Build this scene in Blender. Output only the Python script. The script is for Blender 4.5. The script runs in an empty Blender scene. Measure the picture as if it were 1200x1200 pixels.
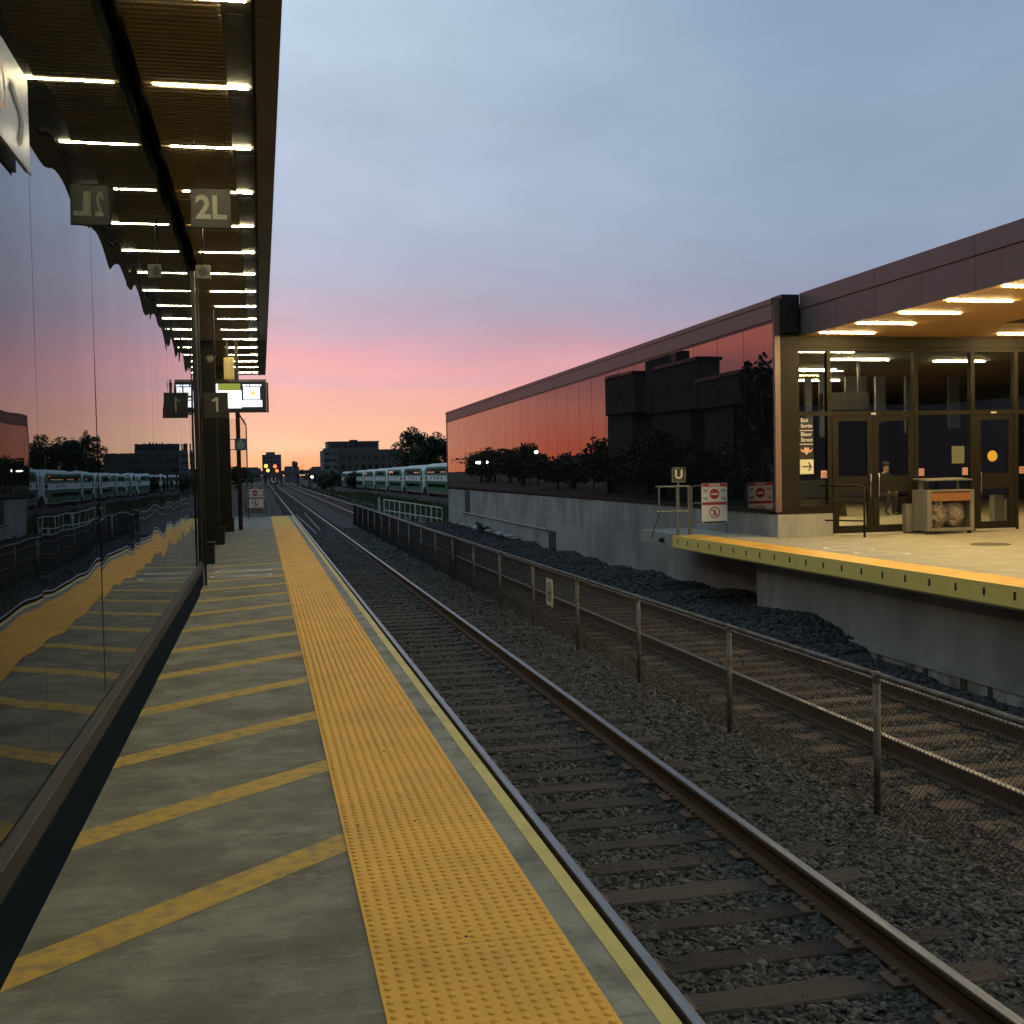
import bpy, math, random
import numpy as np
from mathutils import Vector, Matrix, noise as mnoise
random.seed(7); rng = np.random.default_rng(7)
sc = bpy.context.scene
COL = sc.collection
CAMZ = 1.46

# ------------------------------------------------------------------ materials
def nt(name):
    m = bpy.data.materials.new(name); m.use_nodes = True
    n = m.node_tree; n.nodes.clear()
    return m, n
def mat(name, c, rough=0.6, metal=0.0, c2=None, scale=4.0, stretch=(1,1,1), detail=5, ramp=(0.35,0.65),
        bump=0.0, bscale=60.0, bdist=0.01, spec=0.5, c3=None, scale3=0.8, island=0.0, coat=0.0, world=False, speck=False, objrand=0):
    m, n = nt(name); N = n.nodes; L = n.links
    out = N.new('ShaderNodeOutputMaterial'); p = N.new('ShaderNodeBsdfPrincipled')
    L.new(p.outputs[0], out.inputs[0])
    p.inputs['Roughness'].default_value = rough; p.inputs['Metallic'].default_value = metal
    p.inputs['Specular IOR Level'].default_value = spec
    p.inputs['Coat Weight'].default_value = coat
    c = (*c, 1)
    tc = N.new('ShaderNodeTexCoord')
    src = tc.outputs['Object']
    if world:
        g = N.new('ShaderNodeNewGeometry'); src = g.outputs['Position']
    mp = N.new('ShaderNodeMapping'); mp.inputs['Scale'].default_value = stretch
    L.new(src, mp.inputs[0])
    cur = None
    if c2 is not None:
        no = N.new('ShaderNodeTexNoise'); no.inputs['Scale'].default_value = scale; no.inputs['Detail'].default_value = detail
        no.inputs['Roughness'].default_value = 0.6
        L.new(mp.outputs[0], no.inputs['Vector'])
        r = N.new('ShaderNodeValToRGB'); r.color_ramp.elements[0].position = ramp[0]; r.color_ramp.elements[1].position = ramp[1]
        r.color_ramp.elements[0].color = c; r.color_ramp.elements[1].color = (*c2, 1)
        L.new(no.outputs['Fac'], r.inputs[0]); cur = r.outputs[0]
        rr = N.new('ShaderNodeMapRange'); rr.inputs['To Min'].default_value = max(0, rough-.08); rr.inputs['To Max'].default_value = min(1, rough+.12)
        L.new(no.outputs['Fac'], rr.inputs[0]); L.new(rr.outputs[0], p.inputs['Roughness'])
    if c3 is not None:
        no = N.new('ShaderNodeTexNoise'); no.inputs['Scale'].default_value = scale3; no.inputs['Detail'].default_value = 8
        L.new(src, no.inputs['Vector'])
        r = N.new('ShaderNodeValToRGB'); r.color_ramp.elements[0].position = .45; r.color_ramp.elements[1].position = .7
        r.color_ramp.elements[0].color = (0,0,0,1); r.color_ramp.elements[1].color = (1,1,1,1)
        L.new(no.outputs['Fac'], r.inputs[0])
        mx = N.new('ShaderNodeMix'); mx.data_type = 'RGBA'
        L.new(r.outputs[0], mx.inputs[0])
        if cur: L.new(cur, mx.inputs[6])
        else: mx.inputs[6].default_value = c
        mx.inputs[7].default_value = (*c3, 1); cur = mx.outputs[2]
    if speck:      # fine streaks, pits and pale flecks of worn trowelled concrete
        for (sc_, st_, lo, hi, col_) in ((13, (.45, 2.4, 1), .56, .70, (.36,.345,.25,1)), (12, (.5, 1.8, 1), .55, .68, (.095,.088,.064,1)), (45, (.7,1,1), .61, .68, (.045,.04,.03,1)), (38, (.5,1.4,1), .63, .70, (.46,.45,.36,1)), (1.5, (1,1,1), .52, .62, (.125,.105,.072,1)), (3.3, (1,1,1), .60, .68, (.36,.35,.28,1))):
            m2 = N.new('ShaderNodeMapping'); m2.inputs['Scale'].default_value = st_; L.new(src, m2.inputs[0])
            n2 = N.new('ShaderNodeTexNoise'); n2.inputs['Scale'].default_value = sc_; n2.inputs['Detail'].default_value = 8; n2.inputs['Roughness'].default_value = .65; L.new(m2.outputs[0], n2.inputs[0])
            r2 = N.new('ShaderNodeMapRange'); r2.inputs[1].default_value = lo; r2.inputs[2].default_value = hi; r2.inputs[4].default_value = .55; L.new(n2.outputs['Fac'], r2.inputs[0])
            x2 = N.new('ShaderNodeMix'); x2.data_type = 'RGBA'; L.new(r2.outputs[0], x2.inputs[0]); L.new(cur, x2.inputs[6]); x2.inputs[7].default_value = col_; cur = x2.outputs[2]
    if island > 0:
        g = N.new('ShaderNodeNewGeometry'); mr = N.new('ShaderNodeMapRange')
        mr.inputs['To Min'].default_value = 1-island; mr.inputs['To Max'].default_value = 1+island
        L.new(g.outputs['Random Per Island'], mr.inputs[0])
        mx = N.new('ShaderNodeMix'); mx.data_type = 'RGBA'; mx.blend_type = 'MULTIPLY'; mx.inputs[0].default_value = 1
        if cur: L.new(cur, mx.inputs[6])
        else: mx.inputs[6].default_value = c
        L.new(mr.outputs[0], mx.inputs[7]); cur = mx.outputs[2]
    if objrand > 0:
        g = N.new('ShaderNodeObjectInfo'); mr = N.new('ShaderNodeMapRange')
        mr.inputs['To Min'].default_value = 1-objrand; mr.inputs['To Max'].default_value = 1+objrand*1.2
        L.new(g.outputs['Random'], mr.inputs[0])
        mx = N.new('ShaderNodeMix'); mx.data_type = 'RGBA'; mx.blend_type = 'MULTIPLY'; mx.inputs[0].default_value = 1
        L.new(cur, mx.inputs[6]); L.new(mr.outputs[0], mx.inputs[7]); cur = mx.outputs[2]
    if cur: L.new(cur, p.inputs['Base Color'])
    else: p.inputs['Base Color'].default_value = c
    if bump > 0:
        no = N.new('ShaderNodeTexNoise'); no.inputs['Scale'].default_value = bscale; no.inputs['Detail'].default_value = 6
        L.new(mp.outputs[0], no.inputs['Vector'])
        b = N.new('ShaderNodeBump'); b.inputs['Strength'].default_value = bump; b.inputs['Distance'].default_value = bdist
        L.new(no.outputs['Fac'], b.inputs['Height']); L.new(b.outputs[0], p.inputs['Normal'])
    return m
def emit(name, c, s):
    m, n = nt(name); out = n.nodes.new('ShaderNodeOutputMaterial'); e = n.nodes.new('ShaderNodeEmission')
    e.inputs[0].default_value = (*c, 1); e.inputs[1].default_value = s
    n.links.new(e.outputs[0], out.inputs[0]); return m
def coated_glass(name, tint, ior, base):      # opaque dark coated glazing, mirror reflection by Fresnel
    m, n = nt(name); N = n.nodes; L = n.links
    out = N.new('ShaderNodeOutputMaterial'); mx = N.new('ShaderNodeMixShader'); fr = N.new('ShaderNodeFresnel')
    fr.inputs[0].default_value = ior
    d = N.new('ShaderNodeBsdfDiffuse'); d.inputs[0].default_value = (*base, 1)
    g = N.new('ShaderNodeBsdfGlossy'); g.inputs['Color'].default_value = (*tint, 1); g.inputs['Roughness'].default_value = 0.004
    L.new(fr.outputs[0], mx.inputs[0]); L.new(d.outputs[0], mx.inputs[1]); L.new(g.outputs[0], mx.inputs[2]); L.new(mx.outputs[0], out.inputs[0])
    return m
def clear_glass(name, tint, ior=1.5):
    m, n = nt(name); N = n.nodes; L = n.links
    out = N.new('ShaderNodeOutputMaterial'); mx = N.new('ShaderNodeMixShader'); fr = N.new('ShaderNodeFresnel')
    fr.inputs[0].default_value = ior
    d = N.new('ShaderNodeBsdfTransparent'); d.inputs[0].default_value = (*tint, 1)
    g = N.new('ShaderNodeBsdfGlossy'); g.inputs['Roughness'].default_value = 0.005
    L.new(fr.outputs[0], mx.inputs[0]); L.new(d.outputs[0], mx.inputs[1]); L.new(g.outputs[0], mx.inputs[2]); L.new(mx.outputs[0], out.inputs[0])
    return m

M = dict(
 concrete = mat('platform_concrete', (.155,.15,.112), .78, c2=(.30,.295,.225), scale=4.6, stretch=(.9,1.2,1), detail=14, ramp=(.30,.68), bump=.5, bscale=60, bdist=.004, c3=(.125,.112,.078), scale3=2.2, speck=True),
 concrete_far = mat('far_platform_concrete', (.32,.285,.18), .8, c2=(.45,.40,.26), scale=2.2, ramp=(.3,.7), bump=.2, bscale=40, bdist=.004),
 curb_concrete = mat('edge_concrete', (.20,.20,.17), .8, c2=(.34,.34,.29), scale=5, stretch=(2,.5,1), ramp=(.3,.7), bump=.3, bscale=60, bdist=.003, c3=(.13,.13,.105), scale3=3, speck=True),
 wall_concrete = mat('wall_concrete', (.24,.23,.20), .85, c2=(.36,.345,.30), scale=2.2, stretch=(1,1,.25), ramp=(.3,.7), bump=.3, bscale=30, bdist=.004, c3=(.19,.18,.15), scale3=.6, island=.13),
 plinth = mat('precast_plinth', (.30,.29,.24), .85, c2=(.40,.39,.33), scale=3, stretch=(1,1,.3), bump=.2, bscale=50, bdist=.003),
 old_concrete = mat('old_footing', (.26,.25,.22), .9, c2=(.42,.41,.37), scale=3, stretch=(1,1,.4), c3=(.10,.065,.045), scale3=1.6, bump=.5, bscale=15, bdist=.02),
 tactile = mat('tactile_yellow', (.86,.44,.035), .55, c2=(.92,.50,.045), scale=2.0, ramp=(.3,.7), c3=(.74,.39,.035), scale3=1.7, bump=.1, bscale=200, bdist=.001, spec=.35),
 paint = mat('stripe_paint', (.50,.31,.045), .75, c2=(.62,.40,.07), scale=11, detail=10, ramp=(.25,.6), c3=(.33,.245,.10), scale3=16),
 edge_paint = mat('edge_paint', (.62,.50,.13), .6, c2=(.70,.57,.17), scale=6, ramp=(.3,.7), c3=(.52,.42,.12), scale3=4),
 panel_yellow = mat('edge_panel_yellow', (.92,.68,.16), .5, c2=(.95,.72,.19), scale=3),
 slot = mat('slot_dark', (.03,.025,.015), .8),
 white_paint = mat('worn_white_paint', (.78,.77,.66), .7, c2=(.5,.49,.4), scale=12, ramp=(.4,.75)),
 kerb = mat('kerb_dark_metal', (.007,.015,.024), .85, c2=(.011,.020,.031), spec=.03, scale=4, bump=.1, bscale=20, bdist=.002),
 sill = mat('sill_metal', (.036,.036,.032), .6, metal=.0, spec=.25, c2=(.052,.051,.045), scale=5, stretch=(1,.3,1)),
 bronze = mat('bronze_aluminium', (.017,.016,.011), .6, metal=.0, spec=.12, c2=(.022,.020,.014), scale=3),
 black_metal = mat('black_metal', (.012,.012,.012), .35, c2=(.018,.018,.018), scale=6),
 black_gloss = mat('black_gloss_pipe', (.003,.003,.003), .7, spec=.0),
 pillar = mat('pillar_cladding', (.018,.020,.018), .6, spec=.12, c2=(.024,.026,.023), scale=3),
 soffit = mat('soffit_brown', (.36,.27,.16), .7, c2=(.43,.33,.20), scale=5, stretch=(.3,3,1)),
 soffit_flat = mat('soffit_flat_panel', (.085,.075,.055), .6, c2=(.070,.06,.044), scale=3),
 fascia = mat('fascia_brown', (.12,.098,.075), .5, c2=(.14,.115,.09), scale=2),
 soffit_r = mat('soffit_wood', (.52,.29,.11), .6, c2=(.60,.34,.13), scale=3, stretch=(.2,4,1)),
 clad = mat('brown_cladding', (.150,.105,.090), .45, metal=.2, c2=(.175,.125,.105), scale=1.5),
 steel = mat('galvanised', (.20,.20,.18), .5, metal=.7, c2=(.30,.30,.28), scale=15, ramp=(.3,.7)),
 fence_tube = mat('weathered_tube', (.17,.155,.135), .55, metal=.45, c2=(.24,.225,.20), scale=9, c3=(.12,.08,.05), scale3=6),
 wire = mat('fence_wire', (.022,.021,.018), .7, metal=.1),
 stainless = mat('stainless', (.55,.54,.50), .22, metal=1.0),
 white_metal = mat('white_metal', (.55,.54,.46), .5),
 rail_top = mat('rail_polished', (.27,.275,.28), .42, metal=1.0, c2=(.20,.205,.21), scale=8, stretch=(8,.2,1)),
 rail_rust = mat('rail_rust', (.055,.034,.020), .85, c2=(.085,.05,.026), scale=14, ramp=(.3,.7), bump=.3, bscale=80, bdist=.003),
 tie = mat('sleeper_wood', (.018,.016,.014), .85, objrand=.5, c2=(.050,.041,.032), scale=6, stretch=(.5,5,5), ramp=(.3,.75), bump=.9, bscale=18, bdist=.012, c3=(.045,.032,.021), scale3=2.5),
 tie_lit = mat('sleeper_wood_lit', (.045,.037,.027), .85, objrand=.45, c2=(.115,.09,.062), scale=6, stretch=(.5,5,5), ramp=(.3,.75), bump=.9, bscale=18, bdist=.012, c3=(.075,.048,.028), scale3=2.5),  # paler copy of the sleeper wood, station light put into the colour
 plate = mat('tie_plate_rust', (.10,.058,.034), .8, c2=(.14,.085,.05), scale=20),
 ballast = mat('ballast_bed', (.014,.014,.011), .95, c2=(.040,.039,.032), scale=26, ramp=(.35,.65), bump=1, bscale=30, bdist=.04, world=True),
 stone = mat('ballast_stone', (.036,.037,.032), .85, c2=(.076,.076,.068), scale=5, ramp=(.3,.7), island=.85, world=True),
 mound = mat('dark_stone', (.032,.033,.033), .85, c2=(.056,.057,.057), scale=5, island=.6, world=True),
 dirt = mat('ground_dirt', (.022,.026,.013), .95, c2=(.045,.046,.027), scale=.5, ramp=(.3,.7), bump=.8, bscale=4, bdist=.1, world=True, c3=(.05,.042,.03), scale3=.06),
 grass = mat('grass_blades', (.035,.055,.018), .8, c2=(.07,.085,.03), scale=.3, island=.4, world=True),
 leaf = mat('leaves', (.035,.052,.018), .6, c2=(.065,.085,.03), scale=.6, island=.35, world=True),
 leaf_dark = mat('leaves_dark', (.028,.04,.016), .6, c2=(.05,.065,.025), scale=.6, island=.35, world=True),
 bark = mat('bark', (.05,.04,.03), .9),
 train_white = mat('train_white', (.72,.75,.73), .75, c2=(.64,.67,.65), scale=2, spec=.12),
 train_green = mat('train_green', (.055,.20,.13), .75, c2=(.065,.22,.145), scale=2, spec=.12),
 train_lower = mat('train_lower_green', (.03,.14,.085), .75, spec=.12),
 train_glass = coated_glass('train_glass', (.9,.9,.9), 1.6, (.02,.028,.025)),
 under = mat('underframe', (.02,.02,.02), .8),
 brick = mat('brown_brick', (.10,.075,.065), .9, c2=(.13,.10,.085), scale=1.5),
 grey_wall = mat('grey_facade', (.12,.12,.125), .85, c2=(.15,.15,.155), scale=.4),
 dark_wall = mat('dark_facade', (.10,.085,.08), .9, c2=(.17,.14,.13), scale=.4),
 tower_wall = mat('tower_facade', (.14,.10,.11), .9, c2=(.16,.12,.13), scale=.2),
 far_glass = coated_glass('far_glass', (.8,.85,.9), 1.7, (.02,.022,.026)),
 bridge = mat('bridge_concrete', (.10,.095,.09), .9, c2=(.14,.13,.12), scale=.6),
 sign_white = mat('sign_white', (.72,.72,.68), .4),
 sign_grey = mat('sign_pale_grey', (.36,.37,.36), .25),
 sign_red = mat('sign_red', (.42,.02,.02), .4),
 sign_black = mat('sign_black', (.012,.012,.012), .35),
 sign_brown = mat('sign_panel_grey', (.040,.037,.028), .4),
 sign_letter = mat('sign_letter', (.62,.62,.5), .5),
 sign_blue = mat('sign_blue', (.03,.12,.25), .4),
 sign_cream = mat('sign_cream', (.80,.74,.52), .5),
 sticker = mat('sticker_pink', (.70,.42,.33), .5),
 sticker_y = mat('sticker_yellow', (.80,.52,.08), .5),
 poster = mat('poster_green', (.14,.16,.09), .6),
 bin_grey = mat('bin_metal', (.20,.19,.155), .5, metal=.3, c2=(.24,.225,.185), scale=4),
 bin_orange = mat('bin_orange_band', (.30,.13,.045), .5),
 bin_inner = mat('bin_inner', (.10,.07,.05), .6, c2=(.16,.12,.09), scale=8),
 bag = mat('clear_bag', (.22,.17,.13), .25, c2=(.34,.29,.23), scale=10, ramp=(.5,.75), bump=.9, bscale=14, bdist=.05),
 interior = mat('interior_floor', (.40,.33,.20), .5, c2=(.44,.37,.23), scale=1),
 interior_wall = mat('interior_wall', (.03,.033,.038), .7),
 interior_grey = mat('interior_grey_panel', (.030,.038,.055), .6),
 bench = mat('bench_black', (.02,.019,.017), .5),
 cloth = mat('dark_trousers', (.022,.02,.02), .9, c2=(.035,.03,.03), scale=6),
 jacket = mat('dark_jacket', (.02,.024,.035), .9),
 skin = mat('skin', (.42,.25,.18), .6),
 shoe = mat('grey_shoes', (.09,.09,.085), .6),
 hair = mat('dark_hair', (.02,.015,.01), .7),
 manhole = mat('manhole_iron', (.085,.07,.035), .6, c2=(.12,.10,.05), scale=40),
 glassL = coated_glass('windscreen_glass', (.80,.86,.94), 1.72, (.008,.010,.010)),
 glassR = coated_glass('station_glass', (1.0,.90,.87), 2.8, (.012,.010,.009)),
 glassT = clear_glass('door_glass', (.80,.82,.78)),
 glassE = clear_glass('screen_glass', (.92,.88,.86)),
 lampL = emit('canopy_lamp', (1.0,.86,.47), 125),
 lampR = emit('station_lamp', (1.0,.73,.34), 160),
 lampI = emit('interior_lamp', (1.0,.78,.45), 330),
 lamp_white = emit('lamp_white', (1,.95,.85), 15),
 lamp_red = emit('signal_red', (1,.13,.04), 3.2),
 lamp_amber = emit('signal_amber', (1,.55,.10), 3.0),
 scr_white = emit('screen_white', (.95,.97,1.0), 1.9),
 scr_olive = emit('screen_olive', (.33,.36,.06), .9),
 scr_navy = emit('screen_navy', (.03,.05,.09), .5),
 scr_yel = emit('screen_yellow', (.9,.65,.2), 1.2),
 mast_cover = mat('mast_cover', (.62,.52,.25), .4, metal=.2, c2=(.5,.4,.18), scale=2, stretch=(6,6,.3)),
)

# ------------------------------------------------------------------ mesh helpers
class MB:
    def __init__(s): s.v=[]; s.f=[]
    def add(s, vs, fs):
        o=len(s.v); s.v.extend(vs); s.f.extend([tuple(i+o for i in f) for f in fs]); return s
    def box(s,x0,x1,y0,y1,z0,z1):
        return s.add([(x0,y0,z0),(x1,y0,z0),(x1,y1,z0),(x0,y1,z0),(x0,y0,z1),(x1,y0,z1),(x1,y1,z1),(x0,y1,z1)],
          [(0,3,2,1),(4,5,6,7),(0,1,5,4),(1,2,6,5),(2,3,7,6),(3,0,4,7)])
    def hexa(s, bot, top):
        return s.add(list(bot)+list(top), [(0,3,2,1),(4,5,6,7),(0,1,5,4),(1,2,6,5),(2,3,7,6),(3,0,4,7)])
    def tube(s, pts, r, n=8, cap=True):
        pts=[Vector(p) for p in pts]; rings=[]
        for i,p in enumerate(pts):
            if i==0: d=pts[1]-p
            elif i==len(pts)-1: d=p-pts[i-1]
            else: d=(pts[i+1]-p).normalized()+(p-pts[i-1]).normalized()
            d.normalize(); a=Vector((0,0,1)) if abs(d.z)<.9 else Vector((1,0,0))
            u=d.cross(a).normalized(); w=d.cross(u)
            rr=r[i] if isinstance(r,(list,tuple)) else r
            rings.append([tuple(p+u*math.cos(t)*rr+w*math.sin(t)*rr) for t in [2*math.pi*k/n for k in range(n)]])
        vs=[v for R in rings for v in R]; fs=[]
        for i in range(len(rings)-1):
            for k in range(n):
                a=i*n+k; b=i*n+(k+1)%n; fs.append((a,b,b+n,a+n))
        if cap: fs.append(tuple(range(n-1,-1,-1))); fs.append(tuple((len(rings)-1)*n+k for k in range(n)))
        return s.add(vs,fs)
    def prism(s, poly, axis, a, b):      # poly of 2D points, extruded along axis from a to b
        def P(p,t):
            return {'x':(t,p[0],p[1]),'y':(p[0],t,p[1]),'z':(p[0],p[1],t)}[axis]
        n=len(poly); vs=[P(p,a) for p in poly]+[P(p,b) for p in poly]
        fs=[tuple(range(n)),tuple(range(2*n-1,n-1,-1))]+[(i,i+n,(i+1)%n+n,(i+1)%n) for i in range(n)]
        return s.add(vs,fs)
    def ball(s,c,r,n=10,m=6,sz=1):
        vs=[];fs=[]
        for j in range(1,m):
            for k in range(n):
                t=math.pi*j/m;u=2*math.pi*k/n
                vs.append((c[0]+r*math.sin(t)*math.cos(u),c[1]+r*math.sin(t)*math.sin(u),c[2]+r*sz*math.cos(t)))
        vs+= [(c[0],c[1],c[2]+r*sz),(c[0],c[1],c[2]-r*sz)]
        for j in range(m-2):
            for k in range(n): fs.append((j*n+k,(j+1)*n+k,(j+1)*n+(k+1)%n,j*n+(k+1)%n))
        T=len(vs)-2
        for k in range(n): fs.append((T,k,(k+1)%n)); fs.append((T+1,(m-2)*n+(k+1)%n,(m-2)*n+k))
        return s.add(vs,fs)
    def ring(s,c,r,w,axis='y',n=32,t=.003):   # flat annulus with thickness
        vs=[];fs=[]
        for k in range(n):
            a=2*math.pi*k/n
            for rr in (r-w,r):
                for d in (0,t):
                    q=(rr*math.cos(a),rr*math.sin(a))
                    if axis=='y': vs.append((c[0]+q[0],c[1]-d,c[2]+q[1]))
                    elif axis=='x': vs.append((c[0]-d,c[1]+q[0],c[2]+q[1]))
                    else: vs.append((c[0]+q[0],c[1]+q[1],c[2]+d))
        for k in range(n):
            a=4*k;b=4*((k+1)%n)
            fs+= [(a,b,b+2,a+2),(a+1,a+3,b+3,b+1),(a,a+1,b+1,b),(a+2,b+2,b+3,a+3)]
        return s.add(vs,fs)
    def build(s,name,m,parent=None,smooth=False,bevel=0):
        off=Vector((0,0,0))
        if parent is not None:
            q=parent
            while q is not None: off+=q.location; q=q.parent
        me=bpy.data.meshes.new(name)
        me.from_pydata([(v[0]-off.x,v[1]-off.y,v[2]-off.z) for v in s.v],[],s.f)
        me.update()
        if smooth: me.polygons.foreach_set('use_smooth',[True]*len(me.polygons))
        o=bpy.data.objects.new(name,me); COL.objects.link(o); o.parent=parent
        if m is not None: me.materials.append(m if not isinstance(m,str) else M[m])
        if bevel:
            b=o.modifiers.new('bevel','BEVEL'); b.width=bevel; b.segments=2; b.limit_method='ANGLE'
        return o
def tag(o,label,cat,group=None,kind=None):
    if label: o['label']=label
    if cat: o['category']=cat
    if group: o['group']=group
    if kind: o['kind']=kind
    return o
def empty(name,loc,label,cat,group=None):
    o=bpy.data.objects.new(name,None); o.location=loc; o.empty_display_size=.2; COL.objects.link(o)
    return tag(o,label,cat,group)
def struct(o): o['kind']='structure'; return o
def copytree(o,parent=None,dloc=None):
    c=o.copy(); COL.objects.link(c); c.parent=parent
    if dloc is not None: c.location=Vector(o.location)+Vector(dloc)
    for ch in list(o.children): copytree(ch,c)
    return c
def text(s,size,loc,name,m,parent,face='-y',bold=.0,align='CENTER',sx=1.0,space=1.0):
    cu=bpy.data.curves.new('txt','FONT'); cu.body=s; cu.size=size; cu.extrude=.0015; cu.offset=bold; cu.align_x=align; cu.align_y='CENTER'
    cu.space_line=space; cu.resolution_u=3
    t=bpy.data.objects.new('txt',cu); COL.objects.link(t)
    bpy.context.view_layer.update()
    dg=bpy.context.evaluated_depsgraph_get()
    me=bpy.data.meshes.new_from_object(t.evaluated_get(dg)); bpy.data.objects.remove(t)
    off=Vector((0,0,0)); q=parent
    while q is not None: off+=q.location; q=q.parent
    L=Vector(loc)-off
    for v in me.vertices:
        x,y,z=v.co; x*=sx
        if face=='-y': v.co=(L.x+x,L.y-z,L.z+y)
        elif face=='-x': v.co=(L.x-z,L.y-x,L.z+y)
        elif face=='+x': v.co=(L.x+z,L.y+x,L.z+y)
        elif face=='+z': v.co=(L.x+x,L.y+y,L.z+z)
    me.materials.clear(); me.materials.append(M[m])
    o=bpy.data.objects.new(name,me); me.name=name; COL.objects.link(o); o.parent=parent
    return o
def np_mesh(name,verts,faces,m,parent=None,smooth=False):
    me=bpy.data.meshes.new(name); nv=len(verts); nf,k=faces.shape
    me.vertices.add(nv); me.vertices.foreach_set('co',verts.astype(np.float32).ravel())
    me.loops.add(nf*k); me.loops.foreach_set('vertex_index',faces.astype(np.int32).ravel())
    me.polygons.add(nf); me.polygons.foreach_set('loop_start',np.arange(0,nf*k,k,dtype=np.int32))
    me.update(calc_edges=True); me.validate()
    me.polygons.foreach_set('use_smooth',np.full(nf,smooth))
    me.materials.append(M[m]); o=bpy.data.objects.new(name,me); COL.objects.link(o); o.parent=parent
    return o

# ------------------------------------------------------------------ ground
GZ=-1.47
def ground_z(x,y):
    z=GZ-.2
    if x>11: z-= min(1,(x-11)/7)*1.0
    z-= max(0,min(1,(y-60)/250))*0.9*(1 if x>6 else max(0,(x-1)/5))*(1 if x>9 else .0)
    return z
xs=[-900,-400,-150,-60,-20,-10,-5,-2,0,1,3,5,7,8,9,10,11,12,13,14,15,16,18,20,24,30,40,60,100,200,500,1200]
ys=[-60,-20,-5,0,10,20,30,40,50,60,70,80,100,120,150,180,220,260,320,400,600,900,1500,3000]
mb=MB(); mb.add([(x,y,ground_z(x,y)-(.15 if x<-1 else 0)) for y in ys for x in xs],
   [(j*len(xs)+i,j*len(xs)+i+1,(j+1)*len(xs)+i+1,(j+1)*len(xs)+i) for j in range(len(ys)-1) for i in range(len(xs)-1)])
struct(mb.build('ground','dirt'))
# ballast bed sheet with gentle shoulders
bx=[.9,1.3,2.7,4.2,5.0,5.8,7.5,8.2,8.9,9.99]; bz=[.0,.0,.0,.0,-.01,0,0,-.07,-.12,-.12]
mb=MB(); byy=[-3]+list(range(0,64,2))+[70,90,120,160,220,300,400]
mb.add([(x,y,GZ+.012+bz[i]*(1 if y<64 else 0)) for y in byy for i,x in enumerate(bx)],
   [(j*len(bx)+i,j*len(bx)+i+1,(j+1)*len(bx)+i+1,(j+1)*len(bx)+i) for j in range(len(byy)-1) for i in range(len(bx)-1)])
o=struct(mb.build('ballast_bed','ballast'))
# ballast stones: real crushed-rock lumps
ico_v=np.array([(0,0,1.)]+[(math.cos(a)*.894,math.sin(a)*.894,.447) for a in [i*1.2566 for i in range(5)]]+
     [(math.cos(a)*.894,math.sin(a)*.894,-.447) for a in [i*1.2566+.628 for i in range(5)]]+[(0,0,-1.)])
ico_f=np.array([(0,i+1,(i+1)%5+1) for i in range(5)]+[(i+1,i+6,(i+1)%5+1) for i in range(5)]+
     [((i+1)%5+1,i+6,(i+1)%5+6) for i in range(5)]+[(11,(i+1)%5+6,i+6) for i in range(5)])
def stones(name,pos,size,m,flat=.62):
    n=len(pos); V=ico_v[None,:,:]*(1+rng.uniform(-.32,.32,(n,12,1)))
    V=V*np.stack([rng.uniform(.75,1.45,n),rng.uniform(.6,1.1,n),rng.uniform(flat*.6,flat*1.2,n)],1)[:,None,:]
    a=rng.uniform(0,6.283,n); b=rng.normal(0,.45,n)
    ca,sa,cb,sb=np.cos(a),np.sin(a),np.cos(b),np.sin(b)
    x=V[:,:,0]*cb[:,None]-V[:,:,2]*sb[:,None]; z=V[:,:,0]*sb[:,None]+V[:,:,2]*cb[:,None]; y=V[:,:,1]
    X=x*ca[:,None]-y*sa[:,None]; Y=x*sa[:,None]+y*ca[:,None]
    V=np.stack([X,Y,z],2)*size[:,None,None]+pos[:,None,:]
    F=(ico_f[None]+np.arange(n)[:,None,None]*12).reshape(-1,3)
    return np_mesh(name,V.reshape(-1,3),F,m)
P=[];S=[]
def scatter(x0,x1,y0,y1,dens,smin,smax,zf=None):
    n=int((x1-x0)*(y1-y0)*dens); x=rng.uniform(x0,x1,n); y=rng.uniform(y0,y1,n)
    s=rng.uniform(smin,smax,n)
    z=np.interp(x,bx,bz)+GZ+.012+ (zf(x,y) if zf else 0) + s*.15
    P.append(np.stack([x,y,z],1)); S.append(s)
scatter(1.1,8.9,3.0,9,1150,.017,.036)
scatter(1.1,8.9,9,18,700,.018,.038)
scatter(1.1,8.9,18,34,300,.020,.042)
scatter(1.1,8.9,34,60,90,.03,.055)
o=stones('ballast_stones',np.concatenate(P),np.concatenate(S),'stone'); tag(o,'grey crushed stone ballast lying between and around the rails','ballast',kind='stuff')

# darker stone bank against the far wall
def bank_h(x,y):
    t=np.clip((x-7.75)/1.15,0,1)
    h=.06+.05*np.sin(y*.9+1)+.04*np.sin(y*2.3)
    big=.40*np.exp(-((y-18.0)/1.9)**2)+.10*np.exp(-((y-24)/3.)**2)
    low=np.where(y<15.5,-.08,0)
    far=np.where(y>22,.05,0)
    return np.maximum(0,(h+big+low+far))*t*t*(3-2*t)
gy=np.arange(2,62,.25); gx=np.linspace(7.7,10.0,12)
V=np.array([(x,y,GZ+.03+float(np.interp(x,bx,bz))*(1 if y<15.5 else .4)+float(bank_h(np.array(x),np.array(y)))) for y in gy for x in gx])
F=np.array([(j*12+i,j*12+i+1,(j+1)*12+i+1,(j+1)*12+i) for j in range(len(gy)-1) for i in range(11)])
bank=struct(np_mesh('stone_bank',V,F,'mound',smooth=True))
P=[];S=[]
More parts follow.
